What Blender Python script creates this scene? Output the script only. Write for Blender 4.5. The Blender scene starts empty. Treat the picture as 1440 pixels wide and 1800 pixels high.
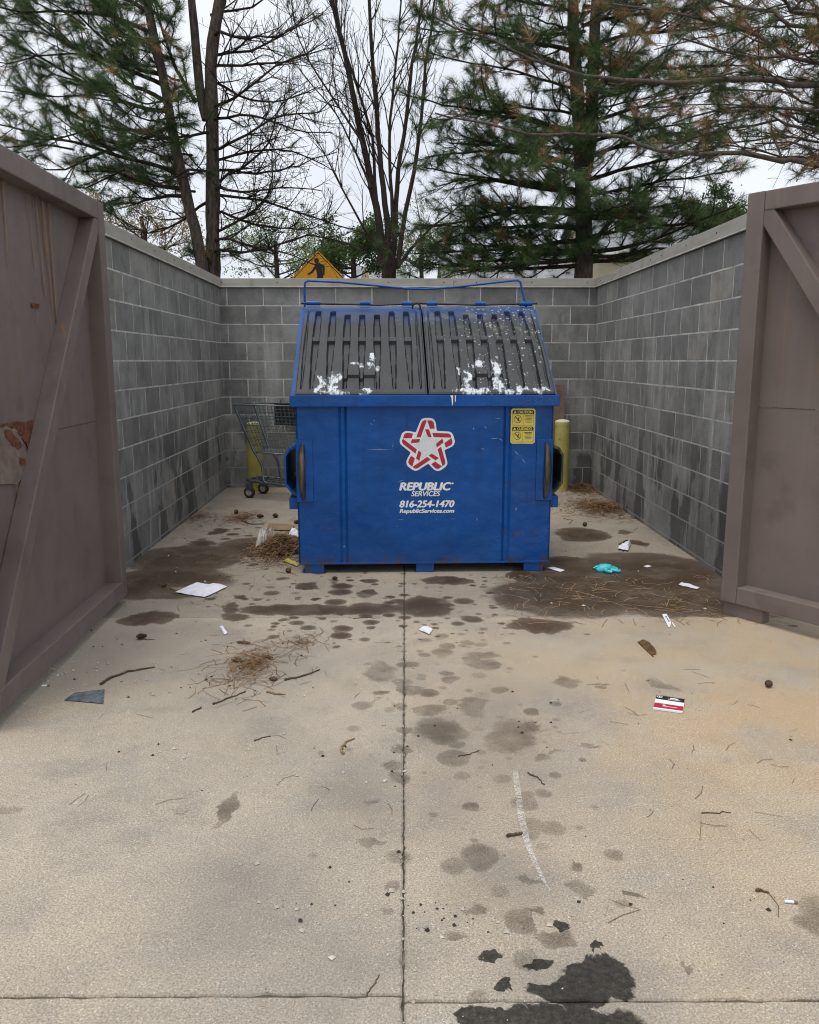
import bpy, bmesh, math, random
import numpy as np
from mathutils import Vector, Matrix
R = math.radians
rng = random.Random(7)
sc = bpy.context.scene
C = sc.collection

# ------------------------------------------------------------------ camera, sky, sun, exposure
FPX, CX, CY, HZ, CAMH = 1460.0, 720.0, 900.0, 635.0, 1.45
PITCH = math.atan((CY - HZ) / FPX); YAW = math.atan(8 / FPX)
cam_d = bpy.data.cameras.new('camera'); cam = bpy.data.objects.new('camera', cam_d); C.objects.link(cam)
cam_d.sensor_fit = 'HORIZONTAL'; cam_d.sensor_width = 36; cam_d.lens = 36 * FPX / 1440
cam_d.clip_start = 0.05; cam_d.clip_end = 600
cam.location = (0, 0, CAMH); cam.rotation_euler = (math.pi / 2 - PITCH, 0, -YAW)
sc.camera = cam

SUN_EL, SUN_AZ = R(76), R(215)          # azimuth measured from +Y, clockwise
world = bpy.data.worlds.new('World'); sc.world = world; world.use_nodes = True
wt = world.node_tree; wt.nodes.clear()
def wn(t): return wt.nodes.new(t)
wo = wn('ShaderNodeOutputWorld'); bg = wn('ShaderNodeBackground'); bg.inputs[1].default_value = 1.0
sky = wn('ShaderNodeTexSky'); sky.sky_type = 'NISHITA'; sky.sun_disc = False
sky.sun_elevation = SUN_EL; sky.sun_rotation = SUN_AZ; sky.dust_density = 3.0; sky.air_density = 1.0
scl = wn('ShaderNodeVectorMath'); scl.operation = 'SCALE'; scl.inputs['Scale'].default_value = 0.10
wt.links.new(sky.outputs[0], scl.inputs[0])
tc = wn('ShaderNodeTexCoord'); nz = wn('ShaderNodeTexNoise'); nz.inputs['Scale'].default_value = 2.2; nz.inputs['Detail'].default_value = 5
wt.links.new(tc.outputs['Generated'], nz.inputs['Vector'])
rp = wn('ShaderNodeValToRGB')
rp.color_ramp.elements[0].position = 0.3; rp.color_ramp.elements[0].color = (0.66, 0.70, 0.77, 1)
rp.color_ramp.elements[1].position = 0.7; rp.color_ramp.elements[1].color = (0.87, 0.89, 0.93, 1)
wt.links.new(nz.outputs[0], rp.inputs[0])
mx = wn('ShaderNodeMix'); mx.data_type = 'RGBA'; mx.inputs[0].default_value = 0.9
wt.links.new(scl.outputs[0], mx.inputs[6]); wt.links.new(rp.outputs[0], mx.inputs[7])
wt.links.new(mx.outputs[2], bg.inputs[0]); wt.links.new(bg.outputs[0], wo.inputs[0])

sun_d = bpy.data.lights.new('sun', 'SUN'); sun_d.energy = 1.5; sun_d.angle = R(28); sun_d.color = (1.0, 0.95, 0.87)
sun = bpy.data.objects.new('sun', sun_d); C.objects.link(sun)
sd = Vector((math.sin(SUN_AZ) * math.cos(SUN_EL), math.cos(SUN_AZ) * math.cos(SUN_EL), math.sin(SUN_EL)))
sun.rotation_euler = sd.to_track_quat('Z', 'Y').to_euler(); sun.location = sd * 30
sc.view_settings.view_transform = 'Standard'; sc.view_settings.look = 'None'
sc.view_settings.exposure = 0.32; sc.view_settings.gamma = 1
sc.render.engine = 'CYCLES'
sc.cycles.use_denoising = True; sc.cycles.filter_width = 1.1
sc.cycles.max_bounces = 6; sc.cycles.transparent_max_bounces = 12

# ------------------------------------------------------------------ pixel -> place
def ray(px, py):
    x = (px - CX) / FPX; y = (CY - py) / FPX
    d = (x, math.cos(PITCH) + y * math.sin(PITCH), -math.sin(PITCH) + y * math.cos(PITCH))
    c, s = math.cos(YAW), math.sin(YAW)
    return Vector((d[0] * c + d[1] * s, -d[0] * s + d[1] * c, d[2]))
def G(px, py, z=0.0):
    d = ray(px, py); t = (z - CAMH) / d.z
    return Vector((d.x * t, d.y * t, z))
def P(px, py, Y):
    d = ray(px, py); t = Y / d.y
    return Vector((d.x * t, Y, CAMH + d.z * t))

# ------------------------------------------------------------------ helpers
def tag(o, label=None, cat=None, group=None, kind=None):
    if label: o['label'] = label
    if cat: o['category'] = cat
    if group: o['group'] = group
    if kind: o['kind'] = kind
    return o
def thing(name, label, cat, loc=(0, 0, 0), rz=0, group=None):
    o = bpy.data.objects.new(name, None); C.objects.link(o)
    o.location = loc; o.rotation_euler = (0, 0, rz); o.empty_display_size = 0.1
    return tag(o, label, cat, group)
def link(name, me, m=None, parent=None, loc=None, rot=None):
    o = bpy.data.objects.new(name, me); C.objects.link(o)
    if m is not None and len(me.materials) == 0: me.materials.append(m)
    if parent: o.parent = parent
    if loc is not None: o.location = loc
    if rot is not None: o.rotation_euler = rot
    return o

class MB:
    def __init__(s): s.v = []; s.f = []; s.sm = []
    def add(s, vs, fs, smooth=False):
        b = len(s.v); s.v += [tuple(v) for v in vs]
        s.f += [tuple(i + b for i in f) for f in fs]; s.sm += [smooth] * len(fs)
        return s
    def box(s, lo, hi, M=None, bev=0.0):
        bm = bmesh.new(); bmesh.ops.create_cube(bm, size=1)
        c = [(lo[i] + hi[i]) / 2 for i in range(3)]; d = [abs(hi[i] - lo[i]) for i in range(3)]
        for v in bm.verts: v.co = Vector([v.co[i] * d[i] + c[i] for i in range(3)])
        if bev: bmesh.ops.bevel(bm, geom=list(bm.edges), offset=min(bev, min(d) * .45), segments=2, affect='EDGES', profile=.6)
        if M is not None: bmesh.ops.transform(bm, matrix=M, verts=bm.verts)
        bm.verts.index_update()
        s.add([v.co for v in bm.verts], [[v.index for v in f.verts] for f in bm.faces]); bm.free()
        return s
    def tube(s, pts, r, n=8, cap=True, smooth=True):
        pts = [Vector(p) for p in pts]; m = len(pts)
        rs = r if isinstance(r, (list, tuple)) else [r] * m
        T = [((pts[min(i + 1, m - 1)] - pts[max(i - 1, 0)]).normalized() if (pts[min(i + 1, m - 1)] - pts[max(i - 1, 0)]).length > 1e-9 else Vector((0, 0, 1))) for i in range(m)]
        a = Vector((0, 0, 1)) if abs(T[0].z) < .9 else Vector((1, 0, 0))
        u = T[0].cross(a).normalized(); vs = []; fs = []
        for i in range(m):
            u = (u - T[i] * u.dot(T[i]))
            u = u.normalized() if u.length > 1e-6 else T[i].orthogonal().normalized()
            w = T[i].cross(u)
            for k in range(n):
                t = 2 * math.pi * k / n
                vs.append(pts[i] + (u * math.cos(t) + w * math.sin(t)) * rs[i])
        for i in range(m - 1):
            for k in range(n):
                k2 = (k + 1) % n
                fs.append((i * n + k, i * n + k2, (i + 1) * n + k2, (i + 1) * n + k))
        s.add(vs, fs, smooth)
        if cap:
            s.add(vs[:n], [tuple(range(n))[::-1]]); s.add(vs[-n:], [tuple(range(n))])
        return s
    def poly(s, pts, th=None):
        """flat polygon from 3-D points; th = extrusion vector"""
        pts = [Vector(p) for p in pts]; n = len(pts)
        if th is None: return s.add(pts, [tuple(range(n))])
        th = Vector(th); q = [p + th for p in pts]
        fs = [tuple(range(n)), tuple(range(2 * n - 1, n - 1, -1))] + [((i + 1) % n, i, n + i, n + (i + 1) % n) for i in range(n)]
        return s.add(pts + q, fs)
    def mesh(s, name='mesh', recalc=True):
        me = bpy.data.meshes.new(name); me.from_pydata(s.v, [], s.f)
        me.polygons.foreach_set('use_smooth', s.sm)
        if recalc:
            bm = bmesh.new(); bm.from_mesh(me); bmesh.ops.recalc_face_normals(bm, faces=bm.faces); bm.to_mesh(me); bm.free()
        me.update(); return me
    def build(s, name, m, parent=None, loc=None, rot=None, recalc=True):
        return link(name, s.mesh(name, recalc), m, parent, loc, rot)

def fast_mesh(name, V, F, smooth=False, attr=None):
    """numpy verts (n,3) and faces (m,k)"""
    me = bpy.data.meshes.new(name); V = np.asarray(V, np.float32); F = np.asarray(F, np.int32)
    me.vertices.add(len(V)); me.vertices.foreach_set('co', V.ravel())
    k = F.shape[1]; me.loops.add(F.size); me.loops.foreach_set('vertex_index', F.ravel())
    me.polygons.add(len(F)); me.polygons.foreach_set('loop_start', np.arange(0, F.size, k, dtype=np.int32))
    me.polygons.foreach_set('use_smooth', np.full(len(F), smooth))
    me.update(calc_edges=True)
    if attr is not None:
        a = me.attributes.new('tone', 'FLOAT', 'POINT'); a.data.foreach_set('value', np.asarray(attr, np.float32))
    return me

def text_mesh(s, w=None, h=None, shear=0.0, off=0.0):
    """lettering as a flat mesh in x/z, fitted to a w x h box with its lower left corner at the origin"""
    cu = bpy.data.curves.new('t', 'FONT'); cu.body = s; cu.size = 1; cu.shear = shear; cu.offset = off
    o = bpy.data.objects.new('t', cu); C.objects.link(o)
    dg = bpy.context.evaluated_depsgraph_get(); me = bpy.data.meshes.new_from_object(o.evaluated_get(dg))
    bpy.data.objects.remove(o); bpy.data.curves.remove(cu)
    n = len(me.vertices); co = np.empty(n * 3, np.float32); me.vertices.foreach_get('co', co); co = co.reshape(-1, 3)
    lo = co.min(0); hi = co.max(0); d = hi - lo
    sx = (w / d[0]) if w else None; sy = (h / d[1]) if h else None
    sx = sx or sy; sy = sy or sx
    out = np.zeros_like(co); out[:, 0] = (co[:, 0] - lo[0]) * sx; out[:, 2] = (co[:, 1] - lo[1]) * sy
    me.vertices.foreach_set('co', out.ravel()); me.materials.clear(); me.update()
    return me

# ------------------------------------------------------------------ materials
class NT:
    def __init__(s, name):
        s.m = bpy.data.materials.new(name); s.m.use_nodes = True; s.t = s.m.node_tree
        s.b = s.t.nodes['Principled BSDF']; s.out = s.t.nodes['Material Output']
    def n(s, typ, out=0, props=None, **inp):
        nd = s.t.nodes.new('ShaderNode' + typ)
        for k, v in (props or {}).items(): setattr(nd, k, v)
        for k, v in inp.items():
            key = int(k[1:]) if k[0] == 'i' and k[1:].isdigit() else k.replace('_', ' ')
            s.set(nd.inputs[key], v)
        return nd.outputs[out]
    def set(s, sock, v):
        if isinstance(v, bpy.types.NodeSocket): s.t.links.new(v, sock)
        elif isinstance(v, (tuple, list)) and len(v) == 3 and sock.type == 'RGBA': sock.default_value = (*v, 1)
        else: sock.default_value = v
    def bs(s, **inp):
        for k, v in inp.items(): s.set(s.b.inputs[k.replace('_', ' ')], v)
        return s
    def math(s, op, a, b=0.0, c=0.0): return s.n('Math', props={'operation': op}, i0=a, i1=b, i2=c)
    def mul(s, a, b): return s.math('MULTIPLY', a, b)
    def add(s, a, b): return s.math('ADD', a, b)
    def pos(s): return s.n('NewGeometry', 0)
    def obj(s): return s.n('TexCoord', 3)
    def sep(s, v, i): return s.n('SeparateXYZ', i, Vector=v)
    def noise(s, vec, scale, detail=3, rough=.55, dist=0.0): return s.n('TexNoise', 0, Vector=vec, Scale=scale, Detail=detail, Roughness=rough, Distortion=dist)
    def noisec(s, vec, scale, detail=3): return s.n('TexNoise', 1, Vector=vec, Scale=scale, Detail=detail)
    def smap(s, v, a, b, lo=0.0, hi=1.0): return s.n('MapRange', 0, props={'interpolation_type': 'SMOOTHSTEP'}, Value=v, From_Min=a, From_Max=b, To_Min=lo, To_Max=hi)
    def scale(s, vec, sc3): return s.n('VectorMath', 0, props={'operation': 'MULTIPLY'}, i0=vec, i1=sc3)
    def mix(s, f, a, b, blend='MIX'):
        nd = s.t.nodes.new('ShaderNodeMix'); nd.data_type = 'RGBA'; nd.blend_type = blend
        s.set(nd.inputs[0], f); s.set(nd.inputs[6], a); s.set(nd.inputs[7], b); return nd.outputs[2]
    def ramp(s, f, stops):
        nd = s.t.nodes.new('ShaderNodeValToRGB'); r = nd.color_ramp
        while len(r.elements) < len(stops): r.elements.new(0.5)
        for e, (p, c) in zip(r.elements, stops): e.position = p; e.color = (*c, 1)
        s.set(nd.inputs[0], f); return nd.outputs[0]
    def bump(s, hgt, dist=.01, strength=.5):
        s.set(s.b.inputs['Normal'], s.n('Bump', 0, Height=hgt, Distance=dist, Strength=strength)); return s
    def blob(s, vec, c, r, rot=0, edge=.12):
        v = s.n('Mapping', 0, props={'vector_type': 'TEXTURE'}, Vector=vec, Location=tuple(c), Rotation=(0, 0, rot), Scale=tuple(r))
        L = s.n('VectorMath', 1, props={'operation': 'LENGTH'}, i0=v)
        if edge < 0: return s.add(s.mul(s.smap(L, 1 - edge, 1 + edge), .78), s.mul(s.smap(L, 1.12, .45), .22))   # tide line plus a darker soaked middle
        return s.smap(L, 1 + edge, 1 - edge)
    def warp(s, vec, scale, amt):
        c = s.noisec(vec, scale, 4)
        c = s.n('VectorMath', 0, props={'operation': 'SUBTRACT'}, i0=c, i1=(.5, .5, .5))
        c = s.n('VectorMath', 0, props={'operation': 'MULTIPLY'}, i0=c, i1=(amt, amt, amt))
        return s.n('VectorMath', 0, props={'operation': 'ADD'}, i0=vec, i1=c)

def simple(name, col, rough=.6, metal=0.0, var=.25, scale=12, spec=.5):
    t = NT(name); f = t.noise(t.obj(), scale, 4)
    d = tuple(c * (1 - var) for c in col); l = tuple(min(1, c * (1 + var)) for c in col)
    t.bs(Base_Color=t.ramp(f, [(.3, d), (.7, l)]), Roughness=rough, Metallic=metal, Specular_IOR_Level=spec)
    return t.m

def m_block():
    t = NT('concrete_block'); p = t.pos(); r = t.n('ObjectInfo', 5)
    base = t.ramp(r, [(0, (.185, .183, .175)), (.5, (.26, .258, .247)), (.85, (.325, .321, .306)), (1, (.325, .308, .27))])
    base = t.mix(t.smap(t.noise(p, 3.5, 6, .65), .35, .68), base, t.mix(.55, base, (.085, .084, .08)))
    base = t.mix(t.mul(t.smap(t.noise(p, 230, 3, .7), .42, .62), .55), base, t.mix(.6, base, (.33, .33, .32)))
    base = t.mix(t.mul(t.smap(t.noise(p, 170, 3, .7), .60, .68), .6), base, (.06, .06, .058))
    edgy = t.smap(t.noise(t.scale(p, (1, 1, .35)), 9, 5, .65), .50, .72)
    base = t.mix(t.mul(edgy, .45), base, (.095, .096, .092))
    z = t.sep(p, 2)
    # lime streaks running down the face, some blocks more than others
    st = t.smap(t.noise(t.scale(p, (7, 7, .55)), 1.0, 4, .6), .50, .66)
    band = t.mul(t.smap(z, 2.1, 1.3), t.smap(z, -.1, .5))
    patch = t.smap(t.noise(p, 1.1, 2), .42, .6)
    base = t.mix(t.mul(t.mul(st, band), t.mul(patch, .75)), base, (.40, .41, .40))
    rr = t.smap(t.math('FRACT', t.mul(r, 17.3)), .55, .95)
    st2 = t.smap(t.noise(t.scale(p, (11, 11, 2.2)), 1.0, 3), .48, .66)
    base = t.mix(t.mul(t.mul(rr, st2), t.mul(t.smap(z, 1.75, 1.2), .6)), base, (.42, .43, .41))
    # damp patches
    w = t.warp(p, 5, .18)
    wet = t.mul(t.smap(t.noise(t.scale(w, (1.9, 1.9, .8)), 1.5, 3), .50, .57), t.smap(z, 1.2, .45))
    base = t.mix(t.mul(wet, .68), base, (.045, .046, .042))
    t.bs(Base_Color=base, Roughness=.88, Specular_IOR_Level=.25)
    t.bump(t.add(t.noise(p, 150, 3), t.mul(t.noise(p, 22, 3), .7)), .006, .75)
    return t.m
def m_mortar():
    t = NT('mortar'); p = t.pos()
    c = t.ramp(t.noise(p, 9, 5), [(.25, (.27, .265, .25)), (.5, (.50, .49, .465)), (.75, (.66, .65, .62))])
    c = t.mix(t.smap(t.sep(p, 2), .9, .1), c, (.30, .295, .28))
    t.bs(Base_Color=c, Roughness=.9); t.bump(t.noise(p, 120, 3), .003, .5); return t.m
def m_coping():
    t = NT('coping_metal'); p = t.pos()
    c = t.ramp(t.noise(t.scale(p, (2, 2, 14)), 1.5, 4), [(.3, (.30, .285, .245)), (.7, (.39, .372, .325))])
    c = t.mix(t.mul(t.smap(t.noise(t.scale(p, (9, 9, .6)), 1, 3), .55, .72), .35), c, (.17, .15, .12))
    t.bs(Base_Color=c, Roughness=.5, Specular_IOR_Level=.4); return t.m
def m_gate(name, seed, rust=1.0):
    t = NT(name); p = t.pos(); o = t.n('VectorMath', 0, props={'operation': 'ADD'}, i0=p, i1=(seed, seed * .3, 0))
    c = t.ramp(t.noise(o, 1.6, 5), [(.25, (.140, .109, .098)), (.75, (.20, .162, .147))])
    streak = t.smap(t.noise(t.scale(o, (26, 26, .25)), 1.0, 3), .60, .70)
    c = t.mix(t.mul(t.mul(streak, t.mul(t.smap(t.noise(o, 1.3, 2), .38, .52), t.smap(t.sep(p, 2), .7, 1.6))), .75 * rust), c, (.30, .16, .07))
    pale = t.smap(t.noise(t.scale(o, (14, 14, .5)), 1.0, 4), .52, .68)
    c = t.mix(t.mul(pale, .10), c, (.27, .225, .20))
    dirt = t.smap(t.noise(o, 4.5, 5), .54, .68)
    c = t.mix(t.mul(dirt, .28), c, (.075, .056, .05))
    rs = t.smap(t.noise(o, 7.5, 6, .7), .705, .75)
    c = t.mix(t.mul(rs, .9 * rust), c, (.20, .065, .022))
    chip = t.smap(t.noise(o, 60, 3), .735, .76)
    c = t.mix(t.mul(chip, .6), c, (.34, .29, .26))
    t.bs(Base_Color=c, Roughness=t.smap(t.noise(o, 6, 3), .3, .7, .42, .62), Specular_IOR_Level=.4)
    t.bump(t.add(t.mul(t.noise(o, 2.2, 2), 3.0), t.mul(t.noise(o, 60, 3), .12)), .004, .35); return t.m
def m_bark(name, a, b):
    t = NT(name); p = t.pos()
    f = t.noise(t.scale(p, (1, 1, .3)), 26, 5, .65)
    t.bs(Base_Color=t.ramp(f, [(.3, a), (.7, b)]), Roughness=.95, Specular_IOR_Level=.15)
    t.bump(f, .03, .9); return t.m
def m_leaf(name, stops, trans=.25):
    t = NT(name); a = t.n('Attribute', 2, props={'attribute_name': 'tone'})
    c = t.ramp(a, stops)
    t.bs(Base_Color=c, Roughness=.5, Specular_IOR_Level=.35)
    tr = t.n('BsdfTranslucent', 0, Color=c); mxs = t.n('MixShader', 0, i0=trans, i1=t.b.outputs[0], i2=tr)
    t.t.links.new(mxs, t.out.inputs[0]); return t.m

WET = (.19, .135, .09); OIL = (.085, .08, .075); DAMP = (.40, .375, .35)
def m_floor(name, blobs, drips=(), tint=0.0, dirty=0.0):
    """blobs: (kind, x0, y0, x1, y1[, rot]) pixel boxes of single stains; drips: pixel boxes full of small spots"""
    t = NT(name); p = t.pos()
    w = t.warp(t.warp(t.warp(p, 4.0, .20), 13, .09), 50, .03)
    base = t.ramp(t.noise(p, 1.1, 6, .6), [(.25, (.29, .258, .215)), (.5, (.375, .330, .268)), (.8, (.46, .402, .322))])
    base = t.mix(t.mul(t.smap(t.noise(p, 2.6, 6, .65), .46, .68), .6), base, (.235, .215, .19))
    base = t.mix(t.mul(t.smap(t.noise(p, .7, 4), .50, .68), .35), base, (.42, .335, .225))
    base = t.mix(t.mul(t.smap(t.noise(p, 1.9, 6, .62), .50, .66), .28), base, (.48, .41, .29))
    base = t.mix(t.mul(t.smap(t.noise(t.scale(p, (1, 1.3, 1)), 3.7, 6, .65), .52, .68), .4), base, (.30, .285, .265))
    base = t.mix(t.mul(t.smap(t.noise(p, 26, 5, .7), .52, .66), .3), base, (.24, .215, .18))
    if tint: base = t.mix(t.mul(t.mul(t.blob(w, (2.0, 3.2, 0), (1.5, 1.35, 3), 0, .75), t.smap(t.noise(p, 2.3, 5), .3, .62)), tint), base, (.47, .33, .185))
    if dirty: base = t.mix(t.smap(t.noise(p, 1.6, 5, .6), .3, .65, dirty * .45, dirty), base, (.20, .165, .13))
    # cement paste, sand grains, pits
    g = t.noise(p, 170, 5, .8)
    base = t.mix(.8, base, t.ramp(g, [(.34, (.17, .165, .16)), (.5, (.5, .5, .5)), (.66, (.84, .83, .81))]), 'OVERLAY')
    gr = t.n('TexVoronoi', 0, Vector=p, Scale=130)
    base = t.mix(t.mul(t.smap(gr, .30, .12), t.smap(t.noise(p, 40, 2), .42, .62)), base, (.66, .60, .50))
    pit = t.mul(t.smap(t.n('TexVoronoi', 0, Vector=p, Scale=38), .16, .08), t.smap(t.noise(p, 14, 2), .57, .66))
    base = t.mix(t.mul(pit, .75), base, (.11, .095, .08))
    masks = {'wet': None, 'oil': None, 'damp': None, 'soft': None}
    def put(k, m): masks[k] = m if masks[k] is None else t.math('MAXIMUM', masks[k], m)
    for b in blobs:
        k, x0, y0, x1, y1 = b[:5]; rot = b[5] if len(b) > 5 else 0
        xm, ym = (x0 + x1) / 2, (y0 + y1) / 2
        c = G(xm, ym); rx = (G(x1, ym) - G(x0, ym)).length / 2; ry = (G(xm, y0) - G(xm, y1)).length / 2
        put(k, t.blob(w, c, (rx, ry, 3), rot, {'soft': .8, 'damp': -.18, 'wet': -.08}.get(k, .06)))
    for (k, x0, y0, x1, y1, scale, thr) in drips:
        c = G((x0 + x1) / 2, (y0 + y1) / 2); rx = (G(x1, (y0 + y1) / 2) - G(x0, (y0 + y1) / 2)).length / 2; ry = (G((x0 + x1) / 2, y0) - G((x0 + x1) / 2, y1)).length / 2
        reg = t.blob(w, c, (rx, ry, 3), 0, .55)
        vor = t.t.nodes.new('ShaderNodeTexVoronoi'); vor.voronoi_dimensions = '2D'; vor.inputs['Scale'].default_value = scale; vor.inputs['Randomness'].default_value = 1
        t.t.links.new(t.warp(p, 30, .025), vor.inputs['Vector'])
        cr = t.sep(vor.outputs['Color'], 0)
        rad = t.mul(t.mul(t.math('POWER', cr, 1.6), reg), thr)
        d = t.math('SUBTRACT', rad, vor.outputs['Distance'])
        put(k, t.mul(t.add(t.mul(t.smap(d, -.02, .06), .7), t.mul(t.smap(d, -.05, .24), .3)), t.smap(cr, .2, 1.0, .4, 1.0)))
    if masks['soft'] is not None: base = t.mix(t.mul(masks['soft'], .38), base, (.17, .155, .14))
    rough = .88
    if masks['damp'] is not None: base = t.mix(t.mul(masks['damp'], t.smap(t.noise(p, 4.5, 5, .65), .3, .7, .4, 1.0)), base, t.mix(1.0, base, DAMP, 'MULTIPLY'))
    if masks['wet'] is not None:
        k = t.mul(masks['wet'], t.mul(t.smap(t.noise(w, 3.5, 5, .65), .30, .55, .78, 1.0), t.smap(t.noise(p, 40, 4, .7), .25, .6, .88, 1.0)))
        base = t.mix(k, base, t.mix(1.0, base, WET, 'MULTIPLY')); rough = t.smap(masks['wet'], 0, 1, .88, .55)
    if masks['oil'] is not None:
        base = t.mix(t.mul(masks['oil'], t.smap(t.noise(p, 60, 3), .2, .7, .88, 1.0)), base, t.mix(1.0, base, OIL, 'MULTIPLY')); rough = t.smap(masks['oil'], 0, 1, .88, .42)
    t.bs(Base_Color=base, Roughness=rough, Specular_IOR_Level=.3)
    t.bump(t.add(t.mul(g, .8), t.mul(t.noise(p, 320, 3), .5)), .0016, .3)
    return t.m

def m_blue():
    t = NT('blue_paint'); p = t.obj(); x = t.sep(p, 0); z = t.sep(p, 2)
    c = t.ramp(t.noise(p, 1.7, 4), [(.3, (.0006, .056, .235)), (.7, (.001, .088, .37))])
    c = t.mix(t.mul(t.smap(t.noise(t.scale(p, (9, 9, .7)), 1, 4), .5, .75), .25), c, (.004, .045, .17))
    # scratches: short thin pale lines in a few directions
    for sx, sz, thr, am in ((60, 2.2, .775, .6), (3, 70, .80, .5)):
        s1 = t.smap(t.noise(t.scale(p, (sx, sx, sz)), 1, 2), thr, thr + .03)
        c = t.mix(t.mul(s1, am), c, (.22, .30, .48))
    chips = t.smap(t.noise(p, 48, 4, .6), .725, .745)
    c = t.mix(t.mul(chips, .8), c, (.10, .06, .04))
    for (bx, bz, rx, rz, am) in ((.70, .27, .17, .03, .8), (.72, .21, .13, .035, .6), (-.72, .32, .12, .012, .9), (-.70, .36, .1, .012, .6), (.62, .60, .09, .06, .5), (.70, .52, .1, .07, .5), (-.60, 1.19, .12, .012, .7), (-.3, .30, .06, .015, .5)):
        b = t.blob(t.warp(p, 9, .12), (bx, 0, bz), (rx, 5, rz), 0, .5)
        n2 = t.smap(t.noise(t.scale(p, (26, 26, 90)), 1, 4), .53, .62)
        c = t.mix(t.mul(t.mul(b, n2), am), c, (.09, .06, .045))
    c = t.mix(t.mul(t.smap(z, .14, .06), t.mul(t.smap(t.noise(t.scale(p, (14, 14, 5)), 1, 5, .7), .45, .62), .8)), c, (.075, .045, .03))
    c = t.mix(t.mul(t.smap(t.noise(t.scale(p, (22, 22, .8)), 1, 5, .65), .54, .70), t.mul(t.smap(z, .2, 1.15), .45)), c, (.012, .03, .09))
    c = t.mix(t.mul(t.smap(z, .35, .05), .3), c, t.mix(t.noise(p, 8, 4), c, (.035, .05, .08)))
    t.bs(Base_Color=c, Roughness=t.smap(t.noise(p, 5, 4), .3, .7, .28, .42), Specular_IOR_Level=.35)
    t.bump(t.add(t.mul(t.noise(p, 2.6, 2), 4.0), t.noise(p, 9, 3)), .014, .5); return t.m
def m_lid(name, right):
    t = NT(name); p = t.obj(); x = t.sep(p, 0); v = t.sep(p, 1)     # lid mesh is built in its own plane: x across, y up the slope
    c = t.ramp(t.noise(p, 5, 5), [(.3, (.016, .017, .019)), (.7, (.032, .033, .037))])
    # faded blue overspray near the hinge
    ov = t.smap(t.add(v, t.mul(t.noise(p, 4, 4), .35)), 1.0, 1.3)
    c = t.mix(t.mul(ov, .6), c, (.02, .085, .28))
    white = None
    def put(m):
        nonlocal white
        white = m if white is None else t.math('MAXIMUM', white, m)
    w = t.warp(t.warp(p, 8, .16), 30, .06)
    if right:
        sp = ((-.13, .03, .12, .05), (-.16, .13, .035, .13), (-.21, .28, .02, .06), (.04, .10, .06, .12), (.05, .27, .04, .13), (-.07, .33, .05, .09), (.20, .03, .05, .06), (.32, .05, .06, .05), (.10, .02, .07, .04))
    else:
        sp = ((-.19, .13, .05, .16), (-.27, .09, .03, .10), (-.17, .01, .09, .04), (-.03, .36, .055, .06), (.07, .42, .02, .05), (.08, .33, .045, .05), (.03, .05, .05, .07))
    for (a, b, ra, rb) in sp: put(t.blob(w, (a, b, 0), (ra, rb, 3), 0, .75))
    tex = t.noise(t.scale(p, (1, .4, 1)), 30, 6, .72)
    white = t.smap(t.add(white, t.mul(t.math('SUBTRACT', tex, .5), 3.0)), .62, 1.05)
    vo = t.t.nodes.new('ShaderNodeTexVoronoi'); vo.inputs['Scale'].default_value = 46
    t.t.links.new(t.warp(p, 30, .02), vo.inputs['Vector'])
    rr = t.sep(vo.outputs['Color'], 0)
    dens = t.mul(t.smap(x, -.45, .15, .25, 1.0), t.smap(v, -.1, .8, .55, 1.0)) if right else t.mul(t.smap(x, .05, .3, .03, .5), t.smap(v, .2, 1.0, .4, 1.0))
    speck = t.mul(t.smap(t.math('SUBTRACT', t.mul(t.math('POWER', rr, 3.0), t.mul(dens, .56)), vo.outputs['Distance']), -.01, .03), 1.0)
    c = t.mix(t.mul(speck, .7), c, (.40, .42, .40))
    if right: c = t.mix(t.mul(t.mul(t.smap(t.noise(p, 7, 5), .5, .66), t.smap(v, .35, .9)), .45), c, (.15, .145, .12))
    c = t.mix(white, c, t.ramp(t.noise(p, 60, 4), [(.3, (.40, .43, .46)), (.6, (.66, .70, .73))]))
    t.bs(Base_Color=c, Roughness=t.smap(t.noise(p, 18, 4), .3, .7, .36, .52), Specular_IOR_Level=.45)
    t.bump(t.noise(p, 55, 4), .002, .3); return t.m

M = {}
M['block'] = m_block(); M['mortar'] = m_mortar(); M['coping'] = m_coping()
M['drip'] = simple('coping_drip_edge', (.62, .60, .56), .45)
M['gate'] = m_gate('taupe_gate_paint', 0.0, 1.0); M['gate_b'] = m_gate('taupe_gate_paint_cleaner', 5.3, .35)
M['rust'] = simple('bare_rust', (.13, .042, .018), .85, var=.6, scale=40)
M['rustpale'] = simple('peeled_primer', (.18, .14, .118), .7, var=.3, scale=20)
M['blue'] = m_blue()
M['blue_worn'] = None
M['lid_l'] = m_lid('black_lid_plastic', False); M['lid_r'] = m_lid('black_lid_plastic_spattered', True)
M['steel'] = simple('dark_steel_rod', (.03, .035, .05), .45, .6)
M['chrome'] = simple('cart_zinc', (.12, .14, .15), .4, .6)
M['blackplastic'] = simple('black_plastic', (.018, .018, .022), .5)
M['rubber'] = simple('grey_rubber', (.03, .03, .03), .7)
M['white_dec'] = simple('decal_white', (.84, .86, .88), .4, var=.04)
M['grey_dec'] = simple('decal_silver', (.74, .78, .79), .35, var=.08, scale=60)
M['red_dec'] = simple('decal_red', (.44, .017, .045), .4, var=.1)
M['yel_dec'] = simple('decal_yellow', (.72, .58, .10), .4, var=.06)
M['blk_dec'] = simple('decal_black', (.012, .012, .012), .45, var=.1)
M['paper'] = simple('white_paper', (.72, .73, .80), .8, var=.06)
M['card'] = simple('kraft_card', (.22, .145, .085), .9, var=.2)
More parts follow.
